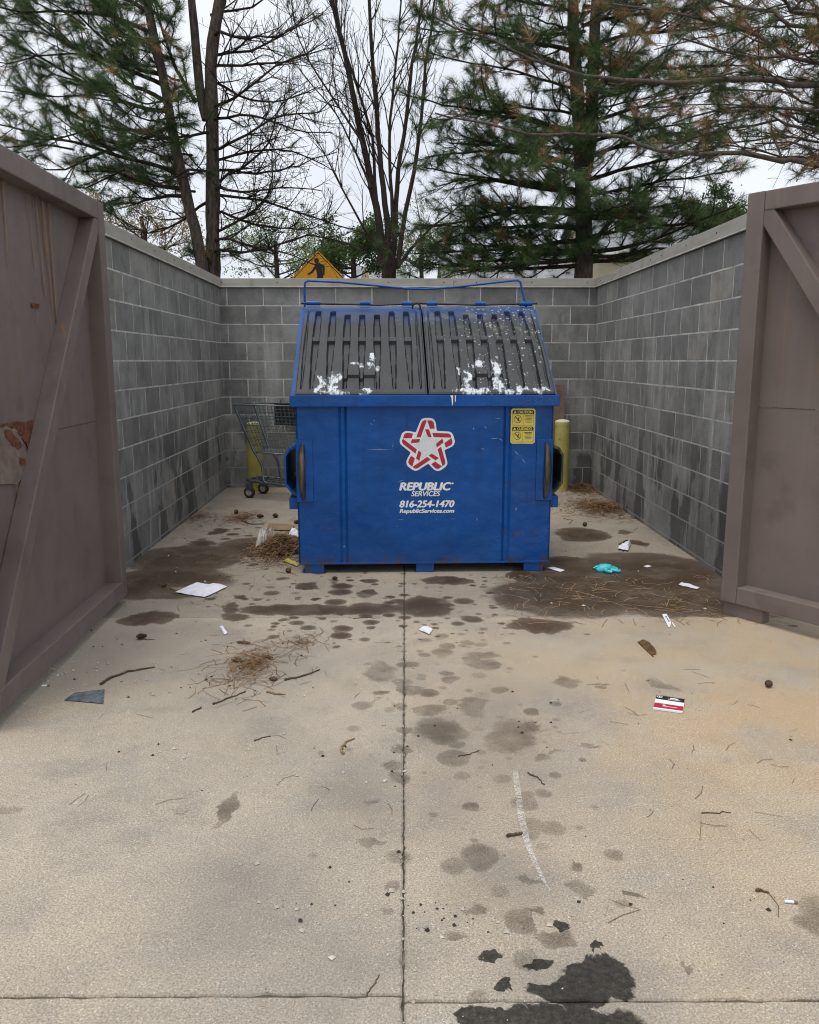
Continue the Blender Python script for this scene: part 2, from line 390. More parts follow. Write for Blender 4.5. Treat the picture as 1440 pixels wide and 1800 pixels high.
M['glove'] = simple('cyan_nitrile', (.05, .52, .60), .45, var=.15)
M['twig'] = m_bark('twig_bark', (.06, .045, .032), (.15, .11, .075))
M['palewood'] = m_bark('pale_twig', (.22, .15, .08), (.36, .26, .15))
M['cone'] = simple('pine_cone_scales', (.075, .042, .024), .9, var=.5, scale=60)
M['stone'] = simple('pebble_stone', (.42, .39, .34), .85, var=.4, scale=25)
M['darkstone'] = simple('dark_grit', (.03, .027, .024), .9, var=.4, scale=25)
M['wood'] = m_bark('wood_chip', (.06, .038, .02), (.21, .125, .06))
M['board'] = simple('weathered_plywood', (.17, .115, .085), .9, var=.3, scale=6)
M['peel'] = simple('yellow_peel', (.52, .42, .08), .6, var=.2)
t = NT('yellow_bollard_paint'); p_ = t.obj()
c_ = t.ramp(t.noise(p_, 5, 5), [(.3, (.36, .33, .075)), (.7, (.52, .47, .13))])
c_ = t.mix(t.mul(t.smap(t.noise(p_, 16, 4), .6, .68), .6), c_, (.12, .10, .06))
c_ = t.mix(t.smap(t.sep(p_, 2), .74, .80), c_, (.62, .60, .42)); t.bs(Base_Color=c_, Roughness=.55); M['bollard'] = t.m
t = NT('grass_ground'); p_ = t.pos()
t.bs(Base_Color=t.ramp(t.noise(p_, 3, 6), [(.3, (.035, .05, .018)), (.7, (.085, .10, .04))]), Roughness=.95); M['grass'] = t.m
t = NT('joint_dirt'); p_ = t.pos()
t.bs(Base_Color=t.ramp(t.noise(p_, 30, 5), [(.35, (.05, .042, .034)), (.6, (.12, .10, .08)), (.72, (.30, .26, .21))]), Roughness=.95); M['joint'] = t.m
t = NT('clear_film'); t.bs(Base_Color=(.75, .76, .76), Roughness=.25, Alpha=.35); M['film'] = t.m
t = NT('chalk'); p_ = t.pos()
t.bs(Base_Color=(.80, .79, .77), Roughness=.95, Alpha=t.mul(t.smap(t.noise(p_, 150, 4, .75), .38, .70, 0.0, .8), t.smap(t.noise(p_, 9, 3), .25, .6, .35, 1.0))); M['chalk'] = t.m
t = NT('worn_pocket_steel'); p_ = t.obj()
c_ = t.ramp(t.noise(t.scale(p_, (40, 40, 4)), 1, 4), [(.3, (.008, .03, .07)), (.45, (.02, .035, .04)), (.6, (.12, .085, .055)), (.75, (.20, .16, .12))])
t.bs(Base_Color=c_, Roughness=.5, Metallic=.2); M['worn'] = t.m
M['bark_pine'] = m_bark('pine_bark', (.030, .024, .021), (.155, .125, .105))
M['bark_limb'] = m_bark('pine_limb_bark', (.022, .016, .014), (.065, .048, .040))
M['bark_lit_tone'] = m_bark('limb_bark_painted_sunlit', (.055, .043, .037), (.16, .13, .11))  # lighter copy of the limb bark, light on these limbs put into the colour
M['bark_bare'] = m_bark('bare_tree_bark', (.028, .020, .018), (.080, .060, .050))
M['needle'] = m_leaf('pine_needles', [(0, (.036, .074, .024)), (.35, (.065, .125, .038)), (.66, (.115, .18, .055)), (.74, (.15, .19, .06)), (.80, (.29, .155, .07)), (1, (.46, .29, .15))])
M['leaf'] = m_leaf('spring_leaves', [(0, (.055, .10, .03)), (.5, (.11, .18, .05)), (.85, (.22, .30, .11)), (1, (.36, .22, .16))], .4)
M['fallen'] = m_leaf('fallen_needles', [(0, (.09, .048, .024)), (.5, (.19, .105, .05)), (.85, (.30, .185, .095)), (1, (.42, .30, .17))], .1)
M['roof'] = simple('grey_shingles', (.24, .25, .27), .9, var=.2, scale=2)
M['siding'] = simple('tan_siding', (.42, .35, .24), .8, var=.1)
M['trim'] = simple('white_trim', (.75, .74, .70), .6, var=.05)
M['glass'] = simple('window_glass', (.03, .035, .04), .1)
M['signface'] = simple('sign_amber', (.72, .33, .012), .4, var=.08)
M['galv'] = simple('galvanised_post', (.30, .31, .31), .5, .5)

# ------------------------------------------------------------------ ground and concrete floor
gm = MB(); gm.box((-150, -60, -.30), (150, 240, -.16))
tag(gm.build('ground', M['grass']), kind='structure')
floor = bpy.data.objects.new('concrete_floor', None); C.objects.link(floor); tag(floor, kind='structure')
jm = MB(); jm.box((-6.2, -3.1, -.1599), (6.2, 9.9, -.011)); jm.build('joint_bed', M['joint'], floor)
def jit_edge(a, b, n, amp, r):
    out = []
    for i in range(n):
        f = i / n; p = Vector(a).lerp(Vector(b), f); d = (Vector(b) - Vector(a)).normalized()
        q = Vector((-d.y, d.x, 0)); k = r.gauss(0, amp) + (r.random() < .06) * r.uniform(.002, .006)
        out.append(p + q * k)
    return out
def slab(x0, x1, y0, y1, mat, skew=0.0):
    r = random.Random(int(x0 * 97 + y0 * 31)); g = .0026
    a = jit_edge((x0 + g, y0 + g + x0 * skew, 0), (x1 - g, y0 + g + x1 * skew, 0), 170, .0011, r) + jit_edge((x1 - g, y0 + g + x1 * skew, 0), (x1 - g, y1 - g, 0), 170, .0011, r) \
        + jit_edge((x1 - g, y1 - g, 0), (x0 + g, y1 - g, 0), 170, .0011, r) + jit_edge((x0 + g, y1 - g, 0), (x0 + g, y0 + g + x0 * skew, 0), 170, .0011, r)
    n = len(a); c = sum(a, Vector()) / n
    ins = [p + (c - p).normalized() * .006 for p in a]
    vs = [p + Vector((0, 0, 0)) for p in ins] + [p - Vector((0, 0, .005)) for p in a] + [p - Vector((0, 0, .15)) for p in a]
    fs = [tuple(range(n))] + [(i, n + i, n + (i + 1) % n, (i + 1) % n) for i in range(n)] + [(n + i, 2 * n + i, 2 * n + (i + 1) % n, n + (i + 1) % n) for i in range(n)]
    mb = MB(); mb.add(vs, fs); return mb.build('slab', mat, floor)
back_l = (([
    ('wet', 225, 958, 430, 1006), ('wet', 180, 994, 408, 1050), ('wet', 378, 942, 560, 978), ('wet', 120, 1010, 330, 1050), ('wet', 420, 1062, 640, 1082), ('wet', 600, 1058, 722, 1080),
    ('wet', 330, 950, 382, 962), ('wet', 368, 928, 398, 940), ('wet', 640, 1036, 664, 1046), ('wet', 390, 1060, 420, 1082), ('wet', 405, 1046, 440, 1054), ('wet', 520, 1024, 560, 1036), ('soft', 380, 900, 640, 1010), ('soft', 330, 850, 560, 930)],
    [('wet', 380, 1000, 760, 1090, 5.0, .45), ('wet', 230, 920, 560, 1000, 5.5, .38)]))
back_r = (([
    ('wet', 1000, 968, 1290, 1050), ('wet', 862, 1010, 1140, 1082), ('wet', 1050, 1035, 1320, 1084), ('wet', 935, 985, 1100, 1050), ('wet', 955, 976, 1030, 998), ('wet', 975, 928, 1072, 952), ('wet', 1106, 950, 1140, 960), ('wet', 1088, 932, 1110, 940),
    ('wet', 690, 1045, 800, 1082), ('wet', 750, 1013, 832, 1028), ('wet', 890, 1000, 960, 1024), ('soft', 850, 990, 1000, 1070), ('soft', 1000, 840, 1150, 940)],
    [('wet', 680, 1020, 960, 1092, 5.0, .5)]))
mid_l = (([
    ('wet', 218, 1074, 302, 1098), ('wet', 380, 1078, 440, 1090), ('damp', 640, 1158, 694, 1198), ('damp', 650, 1215, 680, 1226), ('damp', 645, 1471, 676, 1488), ('damp', 662, 1600, 692, 1615), ('damp', 635, 1396, 660, 1408), ('damp', 386, 1395, 406, 1455), ('soft', 560, 1330, 740, 1460), ('soft', 300, 1480, 560, 1700), ('soft', 60, 1120, 260, 1220), ('soft', 420, 1620, 720, 1800),
    ('soft', 360, 1120, 560, 1220), ('damp', 12, 1412, 48, 1424)],
    [('wet', 420, 1075, 760, 1130, 6.0, .42), ('damp', 560, 1120, 760, 1500, 4.5, .28)]))
mid_r = (([
    ('wet', 890, 1086, 1010, 1112), ('damp', 727, 1238, 796, 1262), ('damp', 730, 1264, 816, 1308), ('soft', 720, 1255, 830, 1320), ('damp', 850, 1266, 946, 1324), ('damp', 820, 1142, 876, 1158), ('damp', 820, 1160, 882, 1180), ('damp', 806, 1222, 852, 1258), ('damp', 905, 1268, 944, 1288),
    ('damp', 982, 1188, 1008, 1212), ('damp', 1146, 1190, 1172, 1210), ('damp', 1155, 1202, 1190, 1213), ('damp', 1395, 1560, 1460, 1640), ('damp', 1020, 1198, 1060, 1203), ('damp', 1030, 1204, 1062, 1209), ('damp', 1020, 1308, 1046, 1314), ('damp', 1034, 1315, 1062, 1320), ('damp', 968, 1325, 998, 1332), ('oil', 955, 1615, 980, 1632), ('damp', 922, 1626, 982, 1660), ('oil', 838, 1681, 880, 1700), ('oil', 924, 1686, 968, 1706), ('oil', 1027, 1661, 1054, 1678),
    ('soft', 900, 1660, 1160, 1790), ('oil', 980, 1682, 1120, 1762), ('oil', 930, 1720, 1060, 1772), ('oil', 874, 1724, 905, 1750), ('damp', 922, 1536, 952, 1552), ('damp', 1010, 1545, 1046, 1572), ('damp', 1092, 1562, 1118, 1578), ('damp', 1220, 1686, 1238, 1700), ('damp', 918, 1585, 945, 1602), ('damp', 784, 1637, 820, 1655), ('damp', 832, 1588, 850, 1600),
    ('soft', 720, 1330, 880, 1460), ('soft', 760, 1200, 980, 1420), ('soft', 800, 1480, 960, 1600), ('damp', 940, 1328, 970, 1340), ('damp', 1012, 1518, 1036, 1532)],
    [('wet', 700, 1080, 1020, 1130, 6.0, .42), ('damp', 690, 1090, 940, 1420, 4.6, .45), ('damp', 730, 1380, 1140, 1640, 4.5, .30), ('wet', 1200, 1082, 1400, 1110, 5, .36)]))
front_l = ([('soft', 480, 1740, 720, 1800)], [])
front_r = ([('oil', 820, 1766, 1130, 1830), ('oil', 806, 1780, 900, 1826)], [])
ALLB = []; ALLD = []
for q in (back_l, back_r, mid_l, mid_r, front_l, front_r): ALLB += q[0]; ALLD += q[1]
ALLD += [('damp', 690, 1070, 980, 1380, 9.0, .52), ('wet', 400, 1000, 960, 1110, 11.0, .46), ('damp', 730, 1360, 1140, 1720, 6.0, .42), ('damp', 600, 1090, 720, 1500, 6.0, .36)]
def floor_mat(name, x0, y0, x1, y1, tint=0.0, dirty=0.12):
    hit = lambda q: q[3] + 14 > x0 and q[1] - 14 < x1 and q[4] + 8 > y0 and q[2] - 8 < y1
    return m_floor(name, [q for q in ALLB if hit(q)], [q for q in ALLD if hit(q)], tint, dirty)
back_l = floor_mat('concrete_back_left', -999, 0, 712, 1085, 0, .55); back_r = floor_mat('concrete_back_right', 712, 0, 2500, 1085, 0, .55)
mid_l = floor_mat('concrete_mid_left', -999, 1085, 712, 1757); mid_r = floor_mat('concrete_mid_right', 712, 1085, 2500, 1757, .62)
front_l = floor_mat('concrete_front_left', -999, 1757, 712, 3000); front_r = floor_mat('concrete_front_right', 712, 1757, 2500, 3000)
JX = -.005
slab(-6, JX, -3, 1.70, front_l); slab(JX, 6, -3, 1.68, front_r)
slab(-6, JX, 1.70, 4.598, mid_l); slab(JX, 6, 1.68, 4.598, mid_r)
slab(-6, JX, 4.598, 9.8, back_l); slab(JX, 6, 4.598, 9.8, back_r)
ck = MB(); pts = [(906, 1356), (911, 1395), (917, 1438), (926, 1478), (940, 1515), (956, 1548), (968, 1566)]
for i in range(len(pts) - 1):
    a, b = G(*pts[i], .003), G(*pts[i + 1], .003); w = (.0085, .0105, .011, .0095, .0075, .005, .003)[i]; w2 = (.0105, .011, .0095, .0075, .005, .002, .001)[i]
    ck.poly([a - Vector((w, 0, 0)), a + Vector((w, 0, 0)), b + Vector((w2, 0, 0)), b - Vector((w2, 0, 0))])
ck.build('chalk_line', M['chalk'], floor)

# ------------------------------------------------------------------ block walls
BL, BH, MJ, TH = .4064, .2032, .0105, .20
WTOP = 2.262
_bm = {}
def block_mesh(L):
    k = round(L, 3)
    if k not in _bm:
        mb = MB(); mb.box((0, 0, 0), (L, TH - .004, BH - MJ), bev=.0025); _bm[k] = mb.mesh('block'); _bm[k].materials.append(M['block'])
    return _bm[k]
def block_wall(name, label, a, b, off, endpad=(0, 0), seams=(.5,)):
    """a, b: ends of the visible face seen from inside with a on the left; the wall thickness lies behind it"""
    a = Vector((*a, 0)); b = Vector((*b, 0)); d = b - a; L = d.length; ang = math.atan2(d.y, d.x)
    root = thing(name, label, 'wall', a, ang)
    mb = MB(); mb.box((-endpad[0], .0004, -.15), (L + endpad[1], TH - .012, WTOP)); mb.build('mortar_core', M['mortar'], root)
    row = 0; z = WTOP - BH + MJ
    r = random.Random(len(label))
    while z > -.2:
        x = -endpad[0] - ((row % 2) * BL / 2 + off) % BL
        while x < L + endpad[1] - .03:
            x0 = max(x, -endpad[0]); x1 = min(x + BL - MJ, L + endpad[1])
            if x1 - x0 > .03:
                o = link('block', block_mesh(x1 - x0), None, root, (x0, r.uniform(-.0013, -.0003), z))
            x += BL
        row += 1; z -= BH
    cuts = [-endpad[0] - .0] + [L * s for s in seams] + [L + endpad[1]]
    for i in range(len(cuts) - 1):
        x0, x1 = cuts[i] + .0015, cuts[i + 1] - .0015; dz = (i % 2) * .002
        mb = MB()
        mb.box((x0, -.022, WTOP + .008), (x1, TH + .02, WTOP + .098 + dz), bev=.003)
        cp = mb.build('coping', M['coping'], root)
        mb = MB(); mb.box((x0, -.031, WTOP + .002), (x1, -.010, WTOP + .0085)); mb.build('drip_edge', M['drip'], cp)
        mb = MB(); k = x0 + .25
        while k < x1 - .05:
            mb.tube([(k, -.0225, WTOP + .055), (k, -.0255, WTOP + .055)], .006, 8); k += .62
        if mb.v: mb.build('screw_row', M['steel'], cp)
    return root
bwl = block_wall('block_wall', 'grey concrete block wall at the back behind the blue dumpster', (-2.075, 9.6), (2.155, 9.6), .10, (.22, .22), (.62,))
block_wall('block_wall', 'streaked grey block wall beside the shopping cart with rust-streaked gate', (-1.965, 4.78), (-2.075, 9.598), .12, (0, 0), (.64,))
block_wall('block_wall', 'pale-streaked grey block wall beside the blue glove', (2.155, 9.598), (2.165, 4.78), .30, (0, 0), (.45,))
mb = MB(); mb.box((2.62, -.027, WTOP + .065), (2.645, -.0215, WTOP + .104), bev=.002); mb.build('coping_clip', M['coping'], bwl)

# ------------------------------------------------------------------ gates
def gate(label, hinge, ang, zb, zt, side, mat, seam, length=1.86):
    """local x runs from the hinge to the free end, the framed face looks to local -y*side"""
    root = thing('gate', label, 'gate', (hinge[0], hinge[1], 0), ang)
    s = side; fw, fd = .10, .10
    def bx(name, lo, hi, bev=.006, m=mat, par=root):
        lo = list(lo); hi = list(hi)
        y0, y1 = sorted((lo[1] * s, hi[1] * s)); lo[1], hi[1] = y0, y1
        b = MB(); b.box(lo, hi, bev=bev); return b.build(name, m, par)
    bx('hinge_stile', (0, 0, zb), (fw, fd, zt)); bx('free_stile', (length - fw, 0, zb), (length, fd, zt))
    bx('top_rail', (fw + .001, .0015, zt - fw), (length - fw - .001, fd, zt - .001)); bx('bottom_rail', (fw + .001, .0015, zb + .001), (length - fw - .001, fd, zb + fw))
    # diagonal brace from the upper hinge corner to the lower free corner
    A = Vector((fw + .0, 0, zt - fw - .0)); B = Vector((length - fw, 0, zb + fw)); d = (B - A); Ld = d.length
    th = math.atan2(-d.z, d.x)
    Mx = Matrix.Translation(A) @ Matrix.Rotation(th, 4, 'Y')
    b = MB(); y0, y1 = sorted((.006 * s, (fd - .01) * s)); b.box((-.035, y0, -.045), (Ld + .035, y1, .045), M=Mx, bev=.006); b.build('brace', mat, root)
    bx('upper_panel', (fw * .4, fd - .012, seam + .002), (length - fw * .4, fd + .004, zt - .02), .001)
    bx('lower_panel', (fw * .4, fd - .009, zb + .02), (length - fw * .4, fd + .004, seam - .002), .001)
    # hinge leaves and the short foot under the hinge stile
    for hz_ in (.45, 1.25, 2.0):
        b = MB(); b.tube([(-.012, (fd * .6) * s, hz_ - .07), (-.012, (fd * .6) * s, hz_ + .07)], .014, 10); b.build('hinge_barrel', mat, root)
    return root
GLA, GRA = R(-87.7), R(-55.4)
gl = gate('rust-streaked taupe steel gate with a peeled rusty hole, beside the white paper', (-1.70, 4.93), GLA, .045, 2.325, -1, M['gate'], 1.11)
gr = gate('cleaner taupe steel gate swung wide, beside the white strips of litter', (1.835, 4.66), GRA, .080, 2.332, 1, M['gate_b'], 1.20, 1.66)
b = MB(); b.box((.012, .02, .0), (.26, .09, .0795), bev=.003); b.build('foot', M['gate_b'], gr)
def on_plane(px, py, o, nrm):
    d = ray(px, py); o = Vector(o); c = Vector((0, 0, CAMH)); t = (o - c).dot(nrm) / d.dot(nrm); return c + d * t
gn = Vector((math.cos(GLA + math.pi / 2), math.sin(GLA + math.pi / 2), 0)); go = Vector((-1.70, 4.93, 0)) - gn * .086
def gate_patch(pxs, m, lift, name):
    iv = (Matrix.Translation((-1.70, 4.93, 0)) @ Matrix.Rotation(GLA, 4, 'Z')).inverted()
    pts = [iv @ on_plane(x, y, go + gn * lift, gn) for x, y in pxs]
    r = random.Random(len(pxs)); out = []
    for i in range(len(pts)):
        a, b2 = pts[i], pts[(i + 1) % len(pts)]
        for k in range(5): q = a.lerp(b2, k / 5); out.append(q + Vector((r.gauss(0, .004), 0, r.gauss(0, .004))))
    mb = MB(); mb.poly(out); mb.build(name, m, gl)
gate_patch([(-40, 748), (10, 745), (64, 737), (66, 762), (52, 790), (40, 770), (22, 750)], M['rust'], .0025, 'rust_patch')
gate_patch([(-40, 752), (10, 750), (28, 756), (40, 778), (48, 800), (40, 840), (30, 852), (-40, 850)], M['rustpale'], .0045, 'peeled_primer')
gate_patch([(8, 754), (18, 756), (32, 772), (40, 784), (34, 790), (20, 782), (10, 766)], M['rust'], .0065, 'rust_patch')
gate_patch([(36, 802), (43, 806), (46, 814), (40, 820), (35, 812)], M['rust'], .0065, 'rust_patch')
gate_patch([(55, 534), (72, 533), (70, 540), (58, 541)], M['rust'], .0035, 'rust_patch')
t = NT('rust_run'); p_ = t.pos()
t.bs(Base_Color=t.ramp(t.noise(p_, 12, 4), [(.3, (.24, .12, .05)), (.7, (.36, .20, .09))]), Roughness=.8, Alpha=t.mul(t.smap(t.noise(t.scale(p_, (30, 60, 1.2)), 1, 4), .38, .65), .6)); M['rustrun'] = t.m
for k, (xa, ya, xb, yb, w_) in enumerate(((4, 300, 14, 470, 3), (47, 335, 62, 470, 2.2), (60, 340, 80, 520, 3), (72, 350, 96, 560, 4), (84, 355, 104, 600, 2.2), (64, 545, 66, 590, 2.4), (32, 855, 40, 960, 3), (44, 830, 50, 900, 2), (24, 420, 34, 520, 1.6))):
    gate_patch([(xa - w_, ya), (xa + w_, ya), (xb + w_ * .6, yb), (xb - w_ * .3, yb)], M['rustrun'], .0055 + .0002 * k, 'rust_streak')
gate_patch([(28, 1240), (30, 1160), (34, 1120), (36, 1180), (40, 1222)], M['rust'], .0035, 'rust_streak') if False else None

for lab, x, y in (('steel hinge post between the cart-side wall and rusty gate', -1.83, 5.03), ('steel hinge post between the right-hand wall and cleaner gate', 1.99, 4.83)):
    root = thing('gate_post', lab, 'post', (x, y, 0))
    b = MB(); b.box((-.05, -.05, 0), (.05, .05, 2.24), bev=.006); b.build('tube', M['gate_b'], root)
    b = MB(); b.box((-.053, -.053, 2.241), (.053, .053, 2.25), bev=.002); b.build('cap', M['gate_b'], root)

# ------------------------------------------------------------------ dumpster
D = thing('dumpster', 'blue steel front-load dumpster with two sloped black plastic lids', 'dumpster', (.137, 5.63, 0), R(1.9))
HW, Z0, ZF, YB, ZB, YT = .872, .066, 1.150, 1.05, 1.84, .90
def front_profile():
    pts = []; 
    def groove(c, w=.020, dp=.016): return [(c - w - .01, 0), (c - w * .5, dp), (c + w * .5, dp), (c + w + .01, 0)]
    return [(-HW, 0)] + groove(-.557) + groove(.562) + [(HW, 0)]
b = MB(); pr = front_profile(); n = len(pr)
vs = [(x, y, Z0) for x, y in pr] + [(x, y, ZF + .06) for x, y in pr]
b.add(vs, [(i, i + 1, n + i + 1, n + i) for i in range(n - 1)])
for sx in (-1, 1):                      # sides with the slope cut
    side = [(sx * HW, 0, Z0), (sx * HW, YB, Z0), (sx * HW, YB, ZB), (sx * HW, YT, ZB), (sx * HW, .02, ZF + .06), (sx * HW, 0, ZF + .06)]
    b.poly(side if sx > 0 else side[::-1], (-sx * .012, 0, 0))
b.box((-HW + .013, YB - .012, Z0), (HW - .013, YB - .001, ZB))
b.box((-HW + .013, .02, Z0 + .001), (HW - .013, YB - .013, Z0 + .012))
body = b.build('body', M['blue'], D)
b = MB(); b.box((-HW, -.004, Z0 - .004), (HW, .03, Z0 + .010), bev=.003); b.build('bottom_lip', M['blue'], D)
b = MB(); b.box((-.906, -.034, ZF), (.906, .05, ZF + .078), bev=.006)
rim = b.build('rim', M['blue'], D)
for sx in (-1, 1):                      # sloped side flanges
    A = Vector((sx * (HW + .006), .03, ZF + .07)); B_ = Vector((sx * (HW + .006), YT, ZB + .005)); d = B_ - A; th = math.atan2(d.z, d.y)
    Mx = Matrix.Translation(A) @ Matrix.Rotation(th, 4, 'X'); b = MB(); b.box((-.024, 0, -.05), (.024, d.length, .0), M=Mx, bev=.004); b.build('side_flange', M['blue'], D)
b = MB(); b.box((-HW, YT, ZB - .03), (HW, YB, ZB + .004), bev=.004); b.build('top_plate', M['blue'], D)
for x0, x1 in ((-.832, -.700), (-.060, .066), (.695, .832)):
    b = MB(); b.box((x0, .004, 0), (x1, YB - .05, Z0 - .0045), bev=.004); b.build('skid', M['blue'], D)
for sx in (-1, 1):
    # fork pocket: an open sleeve along the side with a flared mouth
    b = MB(); o_, i_ = [], []
    for y, e in ((.04, .0), (.90, .0)):
        for (px_, pz_) in ((HW + .0, .895 + e), (HW + .06, .865 + e), (HW + .088, .82), (HW + .088, .615), (HW + .045, .56 - e), (HW + .0, .53 - e)):
            o_.append((sx * px_, y, pz_))
    for y in (.04, .90):
        for (px_, pz_) in ((HW + .0, .875), (HW + .052, .85), (HW + .076, .81), (HW + .076, .625), (HW + .04, .575), (HW + .0, .55)):
            i_.append((sx * px_, y, pz_))
    k = 6; fs = []
    for i in range(k - 1):
        fs += [(i, i + 1, k + i + 1, k + i), (2 * k + i, 2 * k + i + 1, 3 * k + i + 1, 3 * k + i), (i, i + 1, 2 * k + i + 1, 2 * k + i), (k + i, k + i + 1, 3 * k + i + 1, 3 * k + i)]
    b.add(o_ + i_, fs); b.build('fork_pocket', M['worn'] if sx > 0 else M['blue'], D)
    # corner guard plate, scraped by forks
    b = MB(); xa, xb = sx * (HW - .11), sx * (HW + .004)
    b.box((min(xa, xb), -.012, .505), (max(xa, xb), -.001, .93), bev=.003); cg = b.build('corner_guard', M['blue'], D)
    b = MB(); pts = []
    for i in range(13):
        f = i / 12; pts.append((sx * (HW - .045 + .012 * math.sin(f * math.pi)), -.012 - .012 * math.sin(f * math.pi), .52 + .39 * f))
    b.tube(pts, [.010 + .016 * math.sin(math.pi * (i / 12)) ** .6 for i in range(13)], 10); b.build('worn_ear', M['worn'], cg)
    b = MB(); xa, xb = sx * (HW + .001), sx * (HW + .062)
    b.box((min(xa, xb), .05, .445), (max(xa, xb), .86, .525), bev=.004); b.build('side_rail', M['blue'], D)
# lids: shaped sheets with tapering flutes
S0 = Vector((0, -.028, ZF + .084)); S1 = Vector((0, YT - .02, ZB + .022)); sl = S1 - S0; LL = sl.length; SA = math.atan2(sl.z, sl.y)
def lid(x0, x1, m, bow, droop):
    W = x1 - x0; nu, nv = 170, 96
    U = np.linspace(0, W, nu); V = np.linspace(0, LL, nv); u, v = np.meshgrid(U, V)
    f = v / LL; h = np.zeros_like(u)
    ncen = np.linspace(.125, .875, 7) * W
    for k, c0 in enumerate(ncen):
        cc = c0 + (c0 - W / 2) * (.03 * (.5 - f))
        top = .93 if k not in (2, 3, 4) else .88
        w_up = np.interp(f, [.60, top, 1], [.026, .018, 0]); w_lo = np.interp(f, [.05, .35, .60, .64], [.009, .019, .025, .026])
        upm = (f > .615) & (f < top); lom = (f > .05) & (f <= .615)
        half = np.where(upm, w_up, np.where(lom, w_lo, 0))
        a = np.clip((half - np.abs(u - cc)) / .006 + .5, 0, 1)
        dep = np.where(upm, .032, .030)
        dep = np.where((f > .56) & (f < .613), .006, dep)
        h -= a * dep * (half > 0)
    for c0 in (.045 * W, .955 * W):
        half = np.interp(f, [.05, .4, .95], [.004, .011, .003]); a = np.clip((half - np.abs(u - c0)) / .005 + .5, 0, 1) * ((f > .05) & (f < .95)); h -= a * .014
    rec = (np.abs(u - W * .48) < .105) & (f < .185) & (f > .06); h -= rec * .02
    lipz = np.minimum(np.minimum(u, W - u), v) < .008
    h -= lipz * .006
    h += bow * np.sin(np.pi * np.clip(f, 0, 1)) * .5 - droop * (u / W) * (1 - f)
    h -= .012 * np.exp(-((f - .97) / .05) ** 2)
    top = np.stack([u - W / 2, v, h], -1).reshape(-1, 3)
    idx = np.arange(nu * nv).reshape(nv, nu)
    F = np.stack([idx[:-1, :-1], idx[:-1, 1:], idx[1:, 1:], idx[1:, :-1]], -1).reshape(-1, 4)
    ring = np.concatenate([idx[0, :], idx[1:, -1], idx[-1, -2::-1], idx[-2:0:-1, 0]]); n0 = len(top); nr = len(ring)
    low = top[ring].copy(); low[:, 2] -= .040
    Fs = np.stack([ring, np.arange(nr) + n0, (np.arange(nr) + 1) % nr + n0, np.roll(ring, -1)], -1)
    me = fast_mesh('lid', np.concatenate([top, low]), np.concatenate([F, Fs]), False)
    return link('lid', me, m, D, (x0 + W / 2, S0.y, S0.z + .004), (SA, 0, 0))
l1 = lid(-.872, .012, M['lid_l'], .012, 0); l2 = lid(.024, .878, M['lid_r'], .035, -.004)
l1['label'] = 'black fluted lid with white smears'; l2['label'] = 'black fluted lid with pale spatter and large white smears'
HY, HZ_ = S1.y + .012, S1.z + .022
b = MB(); b.tube([(-.895, HY, HZ_), (-.3, HY, HZ_ - .012), (0, HY, HZ_ + .002), (.45, HY, HZ_ - .010), (.91, HY, HZ_ + .003)], .0075, 8); rod = b.build('hinge_rod', M['steel'], D)
for x0, x1 in ((-.855, -.75), (-.45, -.37), (-.13, -.05), (.06, .14), (.43, .51), (.77, .87)):
    b = MB(); b.tube([(x0, HY, HZ_), (x1, HY, HZ_)], .017, 12); b.build('hinge_sleeve', M['blue'], rod)
b = MB(); b.tube([(-.02 + .03 * math.sin(a), HY - .02 - .012 * math.cos(a), HZ_ - .035 + .035 * math.cos(a)) for a in [i * math.pi / 8 for i in range(17)]], .006, 8); b.build('hinge_ring', M['steel'], rod)
LBY = HY + .05
lp = [(-.872, LBY, HZ_ - .08), (-.872, LBY, HZ_ + .10), (-.868, LBY, HZ_ + .155), (-.845, LBY, HZ_ + .170), (-.6, LBY, HZ_ + .160), (-.1, LBY, HZ_ + .115), (.05, LBY, HZ_ + .110), (.3, LBY, HZ_ + .128), (.72, LBY, HZ_ + .176), (.765, LBY, HZ_ + .178), (.785, LBY, HZ_ + .165), (.80, LBY, HZ_ + .10), (.845, LBY, HZ_ - .06)]
b = MB(); b.tube(lp, .0085, 10); b.build('lid_stop_bar', M['blue'], D)
# welded bead number on the rim
me = text_mesh('U83223', w=.27, h=.055); me.materials.append(simple('scuffed_weld_bead', (.012, .075, .30), .4))
for i, ch in enumerate(()): pass
bead = bpy.data.objects.new('weld_number', me); C.objects.link(bead); bead.parent = D; bead.location = (.612, -.0365, ZF + .012)
sol = bead.modifiers.new('t', 'SOLIDIFY'); sol.thickness = .004
b = MB(); b.poly([(.165, -.0352, ZF + .076), (.185, -.0352, ZF + .076), (.184, -.0352, ZF + .02), (.178, -.0352, ZF + .005), (.174, -.0352, ZF + .055)]); b.poly([(.196, -.0352, ZF + .076), (.204, -.0352, ZF + .076), (.202, -.0352, ZF + .035), (.197, -.0352, ZF + .03)]); b.build('paint_drip', M['white_dec'], rim)

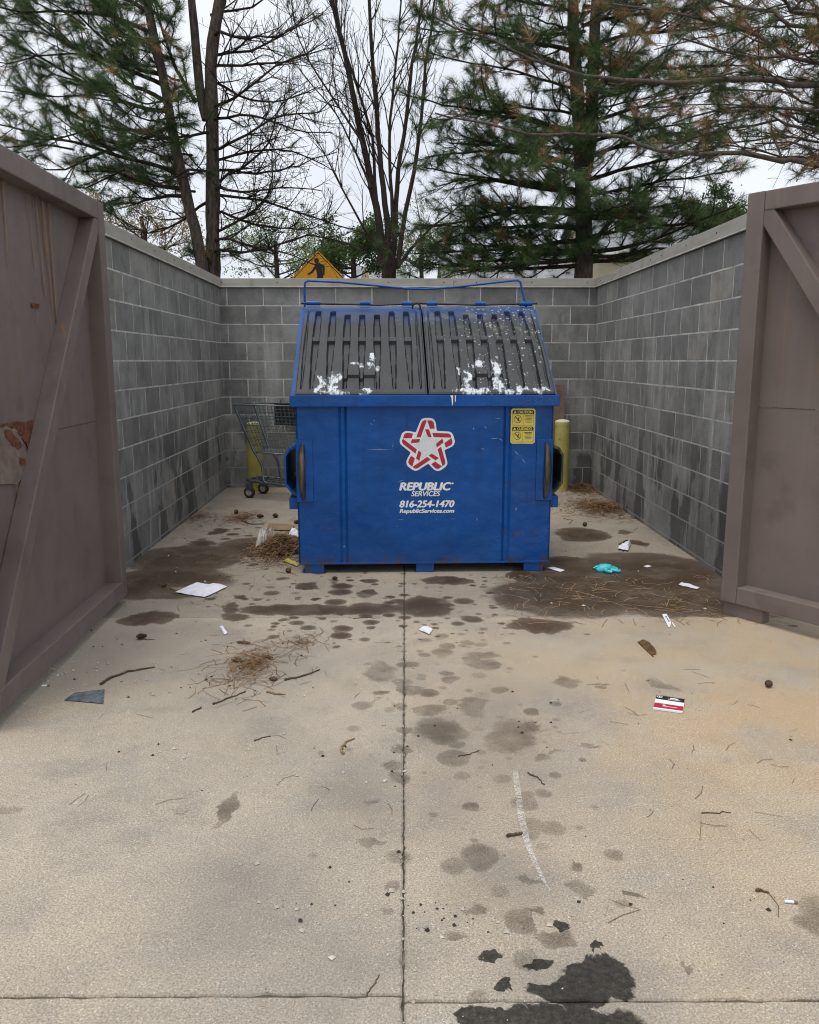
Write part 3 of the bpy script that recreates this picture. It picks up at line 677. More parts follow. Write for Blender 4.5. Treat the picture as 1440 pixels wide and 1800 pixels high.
# front decals, traced from the sign writing: local x / z on the front sheet
def dec(name, polys, m, y, parent=body):
    b = MB()
    for q in polys: b.poly([(x, y, z) for x, z in q])
    return b.build(name, m, parent, recalc=False)
SX = .3710 / 498.0                      # metres per traced unit
LC = (.014, .884)
def lg(pts, k=0):
    a = k * R(72); out = []
    for x, y in pts:
        dx, dy = x - 365, y - 342
        out.append((LC[0] + (dx * math.cos(a) - dy * math.sin(a)) * SX, LC[1] - (dx * math.sin(a) + dy * math.cos(a)) * SX))
    return out
arm_out = [(262, 215), (298, 122), (308, 104), (322, 93), (342, 87), (395, 87), (415, 94), (430, 107), (440, 126), (446, 160), (449, 190)]
outl = []
for k in range(5): outl += lg(arm_out, k)
dec('logo_backing', [outl], M['white_dec'], -.0012)
red = []
for k in range(5):
    red.append(lg([(266, 262), (306, 262), (360, 112), (345, 107), (330, 111), (318, 122), (311, 136)], k))
    red.append(lg([(364, 110), (400, 110), (416, 118), (425, 134), (433, 184), (390, 185)], k))
    red.append(lg([(343, 190), (381, 190), (406, 262), (372, 262)], k))
dec('logo_ribbon', red, M['red_dec'], -.0020)
star = []
for k in range(5): star += lg([(342, 222)], k) + lg([(392, 270)], k)
dec('logo_star', [star], M['grey_dec'], -.0020)
def letters(name, s, x, z, w, h, m, y=-.0015, shear=.22, off=.02, parent=body):
    me0 = text_mesh(s, w, h, shear, 0.0); n = len(me0.vertices); co = np.empty(n * 3, np.float32); me0.vertices.foreach_get('co', co); co = co.reshape(-1, 3)
    fs = [tuple(p.vertices) for p in me0.polygons]; b = MB(); e = off * h
    for i, (ex, ez) in enumerate(((0, 0), (-1, 0), (1, 0), (0, .6), (0, -.6))):      # heavier strokes from shifted layers
        b.add([(vx + ex * e, vy - i * .00012, vz + ez * e) for vx, vy, vz in co], fs)
    bpy.data.meshes.remove(me0)
    return b.build(name, m, parent, (x, y, z), recalc=False)
letters('lettering', 'REPUBLIC', -.173, .580, .352, .053, M['white_dec'], off=.085)
letters('lettering', 'SERVICES', -.093, .539, .197, .034, M['white_dec'], off=.04)
letters('lettering', '816-254-1470', -.173, .462, .374, .046, M['white_dec'], off=.07)
letters('lettering', 'RepublicServices.com', -.173, .414, .374, .036, M['white_dec'], off=.05)
dec('registered_mark', [[(.190 + .006 * math.cos(a), .626 + .006 * math.sin(a)) for a in [i * math.pi / 5 for i in range(10)]]], M['white_dec'], -.0015)
def rrect(x0, z0, x1, z1, r, n=5):
    o = []
    for cx, cz, a0 in ((x1 - r, z1 - r, 0), (x0 + r, z1 - r, 90), (x0 + r, z0 + r, 180), (x1 - r, z0 + r, 270)):
        for i in range(n + 1): a = R(a0 + 90 * i / n); o.append((cx + r * math.cos(a), cz + r * math.sin(a)))
    return o
def ring(cx, cz, r, w, n=24):
    return [[(cx + r * math.cos(a), cz + r * math.sin(a)), (cx + r * math.cos(b2), cz + r * math.sin(b2)), (cx + (r - w) * math.cos(b2), cz + (r - w) * math.sin(b2)), (cx + (r - w) * math.cos(a), cz + (r - w) * math.sin(a))] for a, b2 in [(2 * math.pi * i / n, 2 * math.pi * (i + 1) / n) for i in range(n)]]
sx0, sx1, sz0, sz1 = .585, .745, .900, 1.132
stk = dec('caution_sticker', [rrect(sx0, sz0, sx1, sz1, .014)], M['yel_dec'], -.0012)
edge = dec('sticker_border', [rrect(sx0 - .003, sz0 - .003, sx1 + .003, sz1 + .003, .016)], simple('sticker_pale_edge', (.76, .70, .42), .4), -.0007)
ink = []
for zt_, zb_ in ((1.124, 1.022), (1.012, .908)):
    a, b2 = sx0 + .007, sx1 - .007
    ink.append([(a, zt_ - .026), (b2, zt_ - .026), (b2, zt_ - .006), (b2 - .006, zt_), (a + .006, zt_), (a, zt_ - .006)])
    ink += [[(a, zb_), (a + .0016, zb_), (a + .0016, zt_ - .026), (a, zt_ - .026)], [(b2 - .0016, zb_), (b2, zb_), (b2, zt_ - .026), (b2 - .0016, zt_ - .026)], [(a, zb_), (b2, zb_), (b2, zb_ + .0016), (a, zb_ + .0016)]]
    xm = (a + b2) / 2; ink.append([(xm, zb_), (xm + .0014, zb_), (xm + .0014, zt_ - .026), (xm, zt_ - .026)])
    cx, cz = a + .036, (zt_ - .026 + zb_) / 2 + .004
    ink += ring(cx, cz, .026, .003); ink.append([(cx - .018, cz + .014), (cx - .014, cz + .018), (cx + .018, cz - .014), (cx + .014, cz - .018)])
    ink.append([(cx - .002, cz - .010), (cx + .004, cz - .012), (cx + .012, cz + .012), (cx + .006, cz + .014)])
    for i in range(6):
        z_ = zt_ - .036 - i * .0088
        if z_ > zb_ + .008: ink.append([(xm + .010 + (i % 3) * .004, z_), (b2 - .010 - (i % 2) * .006, z_), (b2 - .010 - (i % 2) * .006, z_ - (.0045 if i == 0 else .0025)), (xm + .010 + (i % 3) * .004, z_ - (.0045 if i == 0 else .0025))])
dec('sticker_print', ink, M['blk_dec'], -.0019)
for s, zt_ in (('CAUTION', 1.124), ('CUIDADO', 1.012)):
    letters('sticker_lettering', s, sx0 + .042, zt_ - .0215, .100, .0175, M['yel_dec'], -.0026, 0, .06)
    dec('warning_triangle', [[(sx0 + .013, zt_ - .021), (sx0 + .035, zt_ - .021), (sx0 + .024, zt_ - .003)]], M['yel_dec'], -.0026)
# loose scratches in the paint and the pale outline of a removed sticker
scr = []
for x, z, dx, dz, w in ((.47, 1.07, .05, .0, .003), (.40, 1.02, .02, -.02, .003), (.33, .99, .0, .02, .004), (.44, .93, .06, .006, .003), (.50, .936, .03, -.02, .003), (.38, .87, .03, -.015, .003), (.60, .86, .05, -.05, .003), (.66, .80, .03, -.04, .003), (-.40, .862, .19, -.002, .0022), (-.22, .862, .0015, .05, .002), (-.37, 1.04, .012, -.012, .004), (-.35, 1.05, .01, .012, .004), (-.19, .378, .05, 0, .0025), (.17, .378, .05, 0, .0025), (-.2, .33, .012, 0, .003), (.08, .37, .004, .008, .004), (.36, .36, .001, .03, .003), (-.56, .18, .002, .02, .005), (.63, .43, .002, .03, .005), (-.19, .64, .05, .012, .003)):
    L_ = math.hypot(dx, dz); nx, nz_ = -dz / L_ * w / 2, dx / L_ * w / 2
    scr.append([(x, z), (x + dx * .5 + nx, z + dz * .5 + nz_), (x + dx, z + dz), (x + dx * .5 - nx, z + dz * .5 - nz_)])
dec('paint_scratch', scr, simple('bared_paint', (.38, .46, .62), .6), -.0009)['kind'] = 'stuff'

# ------------------------------------------------------------------ bollards, board, cart
def bollard(label, px, py, top):
    g = G(px, py); root = thing('bollard', label, 'bollard', g, 0, 'yellow bollards by the back wall')
    hgt = P(px, top, g.y).z
    b = MB(); b.tube([(0, 0, 0), (0, 0, .01), (0, 0, hgt * .5), (0, 0, hgt - .03)], .083, 24); b.build('post', M['bollard'], root)
    b = MB(); b.tube([(0, 0, hgt - .030), (0, 0, hgt - .02), (0, 0, hgt - .008), (0, 0, hgt)], [.0835, .081, .062, .02], 24); b.build('domed_top', M['bollard'], root)
bollard('yellow bollard behind the shopping cart', 450, 864, 741)
bollard('yellow bollard beside the brown board, right of the dumpster', 985, 862, 737)
bd = thing('plywood_board', 'narrow brown weathered board leaning upright on the back wall', 'board', (1.64, 9.36, 0))
b = MB(); b.box((-.20, -.009, 0), (.17, .009, 1.20), M=Matrix.Rotation(R(-7), 4, 'X'), bev=.002); b.build('panel', M['board'], bd)

cart = thing('shopping_cart', 'empty wire shopping cart beside the dumpster', 'shopping cart', (-1.70, 9.02, 0), R(-20))
# local: nose at x=0, handle towards +x, y = width
def wires(name, segs, r, m, par, n=6):
    b = MB()
    for q in segs: b.tube(q, r, n, cap=False)
    return b.build(name, m, par)
HWc = .26
def bk(f, s, zf):   # basket side point: f along the length (0 nose), zf 0 bottom..1 top
    xb0, xb1 = .16, .90; xt0, xt1 = -.04, .98
    x = (xb0 + (xb1 - xb0) * f) * (1 - zf) + (xt0 + (xt1 - xt0) * f) * zf
    w = (HWc * (.62 + .30 * f)) * (1 - zf) + (HWc * (.80 + .25 * f)) * zf
    zz = (.50 - .015 * f) * (1 - zf) + (1.00 + .0 * f) * zf
    return (x, s * w, zz)
rimw = [bk(0, -1, 1), bk(1, -1, 1), bk(1, 1, 1), bk(0, 1, 1), bk(0, -1, 1)]
wires('basket_rim', [rimw, [bk(0, -1, 0), bk(1, -1, 0), bk(1, 1, 0), bk(0, 1, 0), bk(0, -1, 0)]], .008, M['chrome'], cart)
sg = []
for s in (-1, 1):
    for i in range(21): f = i / 20; sg.append([bk(f, s, 0), bk(f, s, 1)])
    for j in range(1, 7): sg.append([bk(0, s, j / 7), bk(1, s, j / 7)])
wires('basket_side', sg, .0028, M['chrome'], cart, 4)
sg = []
for i in range(13):
    w = -1 + 2 * i / 12; sg.append([(bk(0, 1, 0)[0], bk(0, 1, 0)[1] * w, bk(0, 1, 0)[2]), (bk(0, 1, 1)[0], bk(0, 1, 1)[1] * w, bk(0, 1, 1)[2])])
for j in range(1, 7): sg.append([bk(0, -1, j / 7), bk(0, 1, j / 7)])
wires('basket_front', sg, .003, M['chrome'], cart, 4)
sg = [[(bk(0, 1, 0)[0], bk(0, 1, 0)[1] * w, .5), (bk(1, 1, 0)[0], bk(1, 1, 0)[1] * w, .485)] for w in [-1 + 2 * i / 14 for i in range(15)]]
sg += [[bk(i / 9, -1, 0), bk(i / 9, 1, 0)] for i in range(1, 9)]
wires('basket_floor', sg, .0032, M['chrome'], cart, 4)
for s in (-1, 1):
    wires('upright_tube', [[bk(0, s, 1), bk(0, s, .5), bk(0, s, .02), (.20, s * .17, .46), (.26, s * .18, .36), (.28, s * .19, .20), (.33, s * .2, .17)]], .014, M['chrome'], cart, 10)
    wires('handle_tube', [[(.95, s * .24, .17), (.97, s * .26, .6), (1.02, s * .27, 1.0), (1.06, s * .27, 1.04)]], .013, M['chrome'], cart, 10)
wires('base_frame', [[(1.0, -.26, .15), (.5, -.22, .17), (.12, -.17, .185), (.04, -.12, .19), (.02, 0, .19), (.04, .12, .19), (.12, .17, .185), (.5, .22, .17), (1.0, .26, .15)]], .014, M['chrome'], cart, 10)
wires('lower_rack', [[(.06 + .09 * i, -.14 - .012 * i, .20 - .004 * i), (.06 + .09 * i, .14 + .012 * i, .20 - .004 * i)] for i in range(10)] + [[(.05, y, .20), (.95, y * 1.3, .165)] for y in (-.1, 0, .1)], .005, M['chrome'], cart, 5)
b = MB(); b.tube([(1.06, -.27, 1.04), (1.06, .27, 1.04)], .016, 12); b.build('handle', M['blackplastic'], cart)
b = MB(); b.box((.20, -.006, .76), (.58, .006, 1.005), bev=.004); fl = b.build('plastic_panel', M['blackplastic'], cart, (0, .235, 0), (0, 0, 0))
b = MB(); b.tube([(.28, .24, 1.0), (.285, .22, 1.035), (.30, .235, 1.05), (.31, .24, 1.02)], .006, 6); b.build('clip', M['chrome'], cart)
for x, y in ((.08, -.15), (.08, .15), (.95, -.26), (.95, .26)):
    b = MB(); b.tube([(x, y - .016, .062), (x, y - .014, .062), (x, y + .014, .062), (x, y + .016, .062)], [.052, .062, .062, .052], 20); wh = b.build('wheel', M['rubber'], cart)
    b = MB(); b.tube([(x, y - .019, .062), (x, y + .019, .062)], .035, 16); b.build('hub', M['stone'], wh)
    b = MB(); b.box((x - .03, y - .028, .085), (x + .035, y + .028, .165), bev=.006); b.build('caster_fork', M['chrome'], wh)

# ------------------------------------------------------------------ road sign behind the wall
SY = 17.0; top = P(559, 440, SY); hd = .53
sg_ = thing('pedestrian_sign', 'amber diamond pedestrian crossing sign above the back wall', 'road sign', (top.x, SY, 0))
zc = top.z - hd
def diamond(h_, r=.05):
    o = []
    for k in range(4):
        a = R(90 + 90 * k); c = Vector((math.cos(a), math.sin(a))) * (h_ - r * 1.0)
        for j in range(-3, 4): t_ = a + R(15 * j); o.append((c.x + r * math.cos(t_) * .7, c.y + r * math.sin(t_) * .7))
    return o
def plate(name, pts, m, y, th=.002, par=sg_):
    b = MB(); b.poly([(x, y, zc + z) for x, z in pts], (0, th, 0)); return b.build(name, m, par)
pl = plate('plate', diamond(hd), M['signface'], 0, .003)
plate('border', diamond(hd - .03), M['blk_dec'], -.003, .001, pl); plate('face', diamond(hd - .052), M['signface'], -.006, .001, pl)
fig = [[(-.03 + .045 * math.cos(a), .335 + .05 * math.sin(a)) for a in [i * math.pi / 8 for i in range(16)]],
       [(-.05, .28), (.03, .29), (.08, .26), (.09, .05), (-.02, .05), (-.045, .17)],
       [(-.045, .27), (-.03, .20), (-.12, .10), (-.20, .06), (-.21, .09), (-.14, .13)],
       [(.06, .27), (.11, .26), (.13, .20), (.12, .06), (.09, .06), (.09, .18)],
       [(-.015, .07), (.05, .07), (-.02, -.14), (-.12, -.30), (-.18, -.30), (-.07, -.12)],
       [(.03, .07), (.09, .07), (.11, -.12), (.18, -.30), (.12, -.31), (.04, -.12)]]
for q in fig: plate('walking_figure', q, M['blk_dec'], -.009 - .0004 * fig.index(q), .001, pl)
b = MB(); b.box((-.03, .012, -.16), (.03, .045, zc + .35)); b.build('post', M['galv'], sg_)

# ------------------------------------------------------------------ houses far behind
def house(label, x0, x1, y0, y1, ze, zr, wins=()):
    h = thing('house', label, 'house', ((x0 + x1) / 2, (y0 + y1) / 2, 0)); w = (x1 - x0) / 2; d = (y1 - y0) / 2
    b = MB(); b.box((-w, -d, -.16), (w, d, ze)); 
    b.build('wall', M['siding'], h)
    b = MB(); o = .4
    b.poly([(-w - o, -d - o, ze - .1), (w + o, -d - o, ze - .1), (w + o, 0, zr), (-w - o, 0, zr)], (0, 0, .12)); b.poly([(-w - o, d + o, ze - .1), (-w - o, 0, zr), (w + o, 0, zr), (w + o, d + o, ze - .1)], (0, 0, .12))
    rf = b.build('roof', M['roof'], h)
    b = MB(); b.box((-w - o, -d - o - .03, ze - .22), (w + o, -d - o, ze + .02)); b.build('fascia', M['trim'], rf)
    for sx in (-1, 1):
        b = MB(); b.poly([(sx * w, -d, ze), (sx * w, d, ze), (sx * w, 0, zr - .12)], (sx * .02, 0, 0)); b.build('gable', M['siding'], h)
    for wx, wz in wins:
        b = MB(); b.box((wx - .6, -d - .06, wz - .75), (wx + .6, -d - .001, wz + .75)); wf = b.build('window', M['trim'], h)
        for k in (-1, 1):
            b = MB(); b.box((wx + k * .27 - .22, -d - .08, wz - .65), (wx + k * .27 + .22, -d - .061, wz + .65)); b.build('pane', M['glass'], wf)
    return h, rf, w, d
h1, rf1, w1, d1 = house('tan house with a wide grey shingled roof beyond the green pine', 9.0, 16.2, 40, 50, 6.5, 9.3, ((-2.2, 4.6), (1.2, 4.6), (-2.2, 1.6), (1.2, 1.6)))
for x in (-1.2, .5, 1.4):
    b = MB(); b.box((x - .15, -1.6, 8.35), (x + .15, -1.3, 9.2)); b.build('roof_vent', M['blk_dec'], rf1)
house('tan house low behind the dense pine branches', 2.2, 8.2, 42, 49, 5.2, 6.9, ((-1.6, 4.0), (1.4, 4.0)))
hs, rfs, ws, ds = house('small far house with grey roof right of the amber sign', -3.1, -.3, 55, 60, 6.2, 7.6)
b = MB(); b.poly([(-1.35, -3.2, 6.2), (-.25, -3.2, 6.2), (-.8, -3.2, 7.45)], (0, .3, 0)); dg_ = b.build('dormer', M['siding'], hs)
for q in ([(-1.45, -3.24, 6.15), (-1.25, -3.24, 6.15), (-.8, -3.24, 7.35), (-.8, -3.24, 7.6)], [(-.15, -3.24, 6.15), (-.8, -3.24, 7.6), (-.8, -3.24, 7.35), (-.35, -3.24, 6.15)]):
    b = MB(); b.poly(q, (0, .04, 0)); b.build('dormer_trim', M['trim'], dg_)

# ------------------------------------------------------------------ trees
class Tree:
    def __init__(s, seed): s.r = random.Random(seed); s.np = np.random.default_rng(seed); s.V = []; s.F = []; s.nv = 0; s.tufts = []
    def tube(s, pts, rs, n):
        P_ = np.array([tuple(p) for p in pts]); m = len(P_); T = np.gradient(P_, axis=0); T /= np.linalg.norm(T, axis=1)[:, None] + 1e-9
        a = np.array((0, 0, 1.)) if abs(T[:, 2]).mean() < .8 else np.array((1., 0, 0))
        u = np.cross(T, a); u /= np.linalg.norm(u, axis=1)[:, None] + 1e-9; w = np.cross(T, u)
        th = np.arange(n) * 2 * np.pi / n; rs = np.asarray(rs)[:, None, None]
        V = P_[:, None, :] + rs * (np.cos(th)[None, :, None] * u[:, None, :] + np.sin(th)[None, :, None] * w[:, None, :])
        i = np.arange(m - 1)[:, None] * n; k = np.arange(n)[None, :]; k2 = (k + 1) % n
        s.F.append((np.stack([i + k, i + k2, i + n + k2, i + n + k], -1).reshape(-1, 4)) + s.nv); s.V.append(V.reshape(-1, 3)); s.nv += m * n
    def resample(s, pts, step, wob):
        out = []; pts = [Vector(p) for p in pts]; off = Vector((0, 0, 0))
        for i in range(len(pts) - 1):
            p0, p1, p2, p3 = pts[max(i - 1, 0)], pts[i], pts[i + 1], pts[min(i + 2, len(pts) - 1)]
            n = max(1, int((p2 - p1).length / step))
            for k in range(n):
                t = k / n
                q = .5 * ((2 * p1) + (p2 - p0) * t + (2 * p0 - 5 * p1 + 4 * p2 - p3) * t * t + (3 * p1 - p0 - 3 * p2 + p3) * t ** 3)
                off = off * .8 + Vector((s.r.gauss(0, wob), s.r.gauss(0, wob), s.r.gauss(0, wob))); out.append(q + off)
        out.append(pts[-1] + off); return out
    def limb(s, pts, r0, r1, st, lvl=1, wob=.012, step=.16):
        q = s.resample(pts, step, wob); n = len(q); rs = [r0 + (r1 - r0) * (i / max(1, n - 1)) ** .8 for i in range(n)]
        s.tube(q, rs, 7 if r0 > .02 else 5); s.kids(q, rs, st, lvl); return q
    def kids(s, q, rs, st, lvl):
        if lvl >= len(st['len']): return
        n = len(q); Ltot = sum((q[i + 1] - q[i]).length for i in range(n - 1)); num = max(1, int(Ltot * st['dens'][lvl] + s.r.random())); side = 1
        for k in range(num):
            t = st['t0'] + (1 - st['t0']) * (k + s.r.random()) / num; i = min(n - 2, int(t * (n - 1))); d = (q[i + 1] - q[i]).normalized(); side = -side
            ang = R(s.r.uniform(*st['ang'])); ax = Vector((s.r.gauss(0, .5), s.r.gauss(0, .5), side)).normalized() if abs(d.z) < .7 else Vector((s.r.gauss(0, 1), s.r.gauss(0, 1), .1)).normalized()
            ax = (ax - d * ax.dot(d)).normalized(); nd = d * math.cos(ang) + d.cross(ax) * 0 + (ax.cross(d)).normalized() * math.sin(ang) * (1 if s.r.random() < .5 else -1)
            nd = (nd + Vector((0, 0, s.r.gauss(st.get('up', .1), .28)))).normalized()
            L = st['len'][lvl] * s.r.uniform(.5, 1.25) * (1.1 - .45 * t); s.twig(q[i], nd, L, max(rs[i] * .62, .0026) if lvl < 2 else .0028, st, lvl)
        s.tip(q, st, lvl)
    def twig(s, p, d, L, r, st, lvl):
        r = min(r, st['rmax'][lvl]); n = max(3, int(L / .11)); q = [p.copy()]; bend = Vector((s.r.gauss(0, .06), s.r.gauss(0, .06), s.r.gauss(st.get('curl', .05), .05)))
        for i in range(n):
            d = (d + bend * st.get('bend', 1) + Vector((s.r.gauss(0, .07), s.r.gauss(0, .07), s.r.gauss(0, .06)))).normalized(); q.append(q[-1] + d * (L / n))
        rs = [max(.0024, r * (1 - .65 * i / n)) for i in range(n + 1)]; s.tube(q, rs, 4 if r < .008 else 5); s.kids(q, rs, st, lvl + 1)
        if lvl + 1 >= len(st['len']): s.tip(q, st, lvl + 1)
    def tip(s, q, st, lvl):
        g = st.get('green', lambda p: 0.0)
        pr = g(q[-1])
        if s.r.random() < pr:
            d = (q[-1] - q[-2]).normalized(); s.tufts.append((q[-1], d, st.get('tone', lambda p, r: r.random() * .7)(q[-1], s.r)))
            if s.r.random() < .55 and len(q) > 3: s.tufts.append((q[-3], (q[-2] - q[-3]).normalized(), s.tufts[-1][2]))
    def wood(s, name, m, parent): return link(name, fast_mesh(name, np.concatenate(s.V), np.concatenate(s.F), True), m, parent)
    def clear(s): s.V = []; s.F = []; s.nv = 0
    def needles(s, name, m, parent, per=60, ln=.13, wd=.0036, spread=(.35, 1.15)):
        if not s.tufts: return
        N = len(s.tufts); c = np.array([tuple(t[0]) for t in s.tufts]); d = np.array([tuple(t[1]) for t in s.tufts]); tn = np.array([t[2] for t in s.tufts])
        c = np.repeat(c, per, 0); d = np.repeat(d, per, 0); tn = np.repeat(tn, per) + s.np.normal(0, .05, N * per); size = np.repeat(s.np.uniform(.7, 1.25, N), per)
        rv = s.np.normal(size=(N * per, 3)); rv -= d * (rv * d).sum(1)[:, None]; rv /= np.linalg.norm(rv, axis=1)[:, None]
        a = s.np.uniform(spread[0], spread[1], N * per)[:, None]
        nd = d * np.cos(a) + rv * np.sin(a); nd[:, 2] -= .12; nd /= np.linalg.norm(nd, axis=1)[:, None]
        L = (ln * size * s.np.uniform(.75, 1.1, N * per))[:, None]
        b0 = c - d * (s.np.uniform(-.02, .14, N * per))[:, None]
        sd_ = np.cross(nd, s.np.normal(size=(N * per, 3))); sd_ /= np.linalg.norm(sd_, axis=1)[:, None]
        V = np.stack([b0 - sd_ * wd / 2, b0 + sd_ * wd / 2, b0 + nd * L], 1).reshape(-1, 3); F = np.arange(len(V)).reshape(-1, 3)
        tn = np.clip(tn, 0, 1)
        return link(name, fast_mesh(name, V, F, False, np.repeat(tn, 3)), m, parent)
def PX(path, Y0, Y1=None):
    n = len(path); Y1 = Y0 if Y1 is None else Y1
    return [P(x, y, Y0 + (Y1 - Y0) * (i / max(1, n - 1))) for i, (x, y) in enumerate(path)]
def trunk_part(tr, path, r0, r1, name, m, root, n=14, step=.22):
    tr.clear(); q = tr.resample(path, step, .006); k = len(q)
    tr.tube(q, [r0 + (r1 - r0) * i / (k - 1) + tr.r.gauss(0, r0 * .03) for i in range(k)], n); o = tr.wood(name, m, root); tr.clear(); return o
def at_root(o, root):
    o.location = (-root.location.x, -root.location.y, -root.location.z)

# --- left pine: two stems, green to the left, dead wood to the right
LY = 12.6; tl = Tree(11); base = P(372, 470, LY)
root = thing('pine_tree', 'tall two-stemmed pine with bare dead limbs, behind the cart corner', 'tree', (base.x, LY, -.16))
tp = PX([(374, 470), (374, 380), (372, 250), (370, 120), (378, 40), (386, 0), (390, -120), (392, -260)], LY); tp = [Vector((tp[0].x, LY, -.2)), Vector((tp[0].x, LY, 1.5))] + tp
at_root(trunk_part(tl, tp, .13, .06, 'trunk', M['bark_pine'], root), root)
tp = PX([(352, 440), (335, 370), (318, 300), (300, 215), (285, 130), (270, 60), (258, 0), (245, -120), (235, -220)], LY - .2); tp = [Vector((-2.82, LY - .1, -.2)), Vector((-2.84, LY - .1, 1.6))] + tp
at_root(trunk_part(tl, tp, .11, .045, 'second_trunk', M['bark_pine'], root), root)
tp = PX([(364, 210), (352, 150), (345, 80), (338, 0), (334, -120), (332, -200)], LY + .05)
at_root(trunk_part(tl, tp, .07, .045, 'fork', M['bark_pine'], root), root)
def tone_l(p, r): return .80 + r.random() * .2 if r.random() < .06 else r.random() * .72
gst = dict(len=[0, .75, .34, .17], dens=[0, 5.0, 6.0, 0], rmax=[.05, .014, .007, .004], t0=.18, ang=(25, 65), up=.06, curl=.04, green=lambda p: .70, tone=tone_l)
dst = dict(len=[0, .85, .42, .20], dens=[0, 6.5, 7.5, 0], rmax=[.05, .012, .006, .0036], t0=.12, ang=(25, 70), up=.05, curl=.05, bend=1.7, green=lambda p: .015, tone=tone_l)
tl.clear()
LIMBS_G = [[(300, 195), (240, 190), (190, 170), (120, 130), (50, 85), (-30, 50)], [(308, 305), (270, 290), (200, 272), (125, 250), (30, 225), (-40, 210)], [(330, 345), (280, 343), (225, 352), (180, 362)],
           [(285, 130), (250, 122), (215, 90), (160, 40), (110, -10)], [(345, 180), (310, 125), (285, 60), (262, -20)], [(295, 180), (230, 150), (150, 95), (70, 35), (10, -10)],
           [(310, 250), (250, 235), (180, 225), (110, 190), (40, 150)], [(300, 220), (240, 245), (170, 270), (110, 300), (60, 300)], [(280, 90), (220, 40), (160, -10)], [(270, 60), (200, 30), (120, 20), (40, 25), (-20, 10)], [(320, 330), (260, 320), (200, 300), (140, 300)],
           [(265, 20), (210, -10), (140, -40), (60, -60)], [(290, 150), (200, 110), (110, 80), (10, 20)]]
for L_ in LIMBS_G: tl.limb(PX(L_, LY, LY + tl.r.uniform(-1.6, 1.4)), .034, .008, gst)
for L_ in ([(200, 168), (130, 175), (60, 170), (-30, 150)], [(180, 225), (110, 240), (40, 262), (-20, 268)], [(150, 95), (90, 100), (20, 110), (-30, 105)], [(150, 45), (90, 0), (40, -20)], [(220, 300), (150, 330), (100, 325)], [(130, 262), (70, 250), (0, 240)]):
    tl.limb(PX(L_, LY - .3, LY + tl.r.uniform(-1.4, .8)), .016, .006, gst)
for k in range(10):
    y0 = 40 + k * 33; x0 = 300 + k * 5; L_ = [(x0, y0), (x0 - 60, y0 - tl.r.uniform(-15, 40)), (x0 - 130, y0 - tl.r.uniform(0, 60))]
    tl.limb(PX(L_, LY, LY + tl.r.choice((-1, 1)) * tl.r.uniform(.8, 2.0)), .02, .006, gst)
for k in range(9):   # above the frame
    y0 = -20 - k * 24; s_ = -1 if k % 2 else 1; tl.limb(PX([(370, y0), (370 + s_ * 90, y0 - 20), (370 + s_ * 190, y0 - 30)], LY, LY + tl.r.uniform(-1, 1)), .025, .007, gst)
gb = Tree(5); gb.tufts = []
DEAD = [[(385, 178), (430, 160), (480, 120), (540, 85), (575, 60)], [(385, 257), (440, 235), (500, 208), (560, 190), (600, 150)], [(385, 318), (440, 287), (475, 255), (492, 190), (535, 160)], [(385, 345), (460, 346), (530, 370), (600, 395), (670, 420)],
        [(390, 407), (450, 362), (480, 312), (482, 262), (500, 220)], [(385, 122), (450, 125), (520, 105), (590, 90)], [(390, 437), (470, 430), (560, 415), (640, 440)], [(380, 60), (430, 70), (490, 60), (560, 20)], [(385, 200), (450, 200), (520, 230), (590, 235)],
        [(388, 300), (450, 300), (530, 290), (600, 270)], [(388, 370), (450, 390), (530, 400), (590, 380)], [(385, 20), (440, 10), (500, -30)], [(385, 150), (440, 180), (500, 180), (560, 150)], [(390, 420), (440, 440), (500, 450), (560, 470)], [(385, 90), (440, 90), (510, 50), (560, 10)],
        [(388, 285), (440, 265), (510, 265), (580, 300)], [(388, 330), (430, 340), (500, 330), (570, 340)], [(375, 230), (335, 240), (300, 260), (250, 270)], [(370, 350), (330, 380), (280, 400), (230, 400)], [(370, 300), (330, 300), (290, 320), (250, 330)]]
for L_ in DEAD: tl.limb(PX(([(372, L_[0][1] + 4)] if L_[0][0] > 376 else []) + L_, LY, LY + tl.r.uniform(-1.5, 1.5)), .024, .006, dst, wob=.02)
# green sprig low on the trunk
for k in range(14):
    a = tl.r.uniform(0, 6.28); tl.twig(P(378, 462 - k * 1.5, LY) + Vector((.1 * math.cos(a), -.12 - .1 * tl.r.random(), 0)), Vector((math.cos(a), -.6, tl.r.uniform(-.2, .5))).normalized(), .3, .006, gst, 2)
at_root(tl.wood('limb_network', M['bark_limb'], root), root)
at_root(tl.needles('crown', M['needle'], root, per=80, ln=.125, wd=.0034, spread=(.15, 1.45)), root)

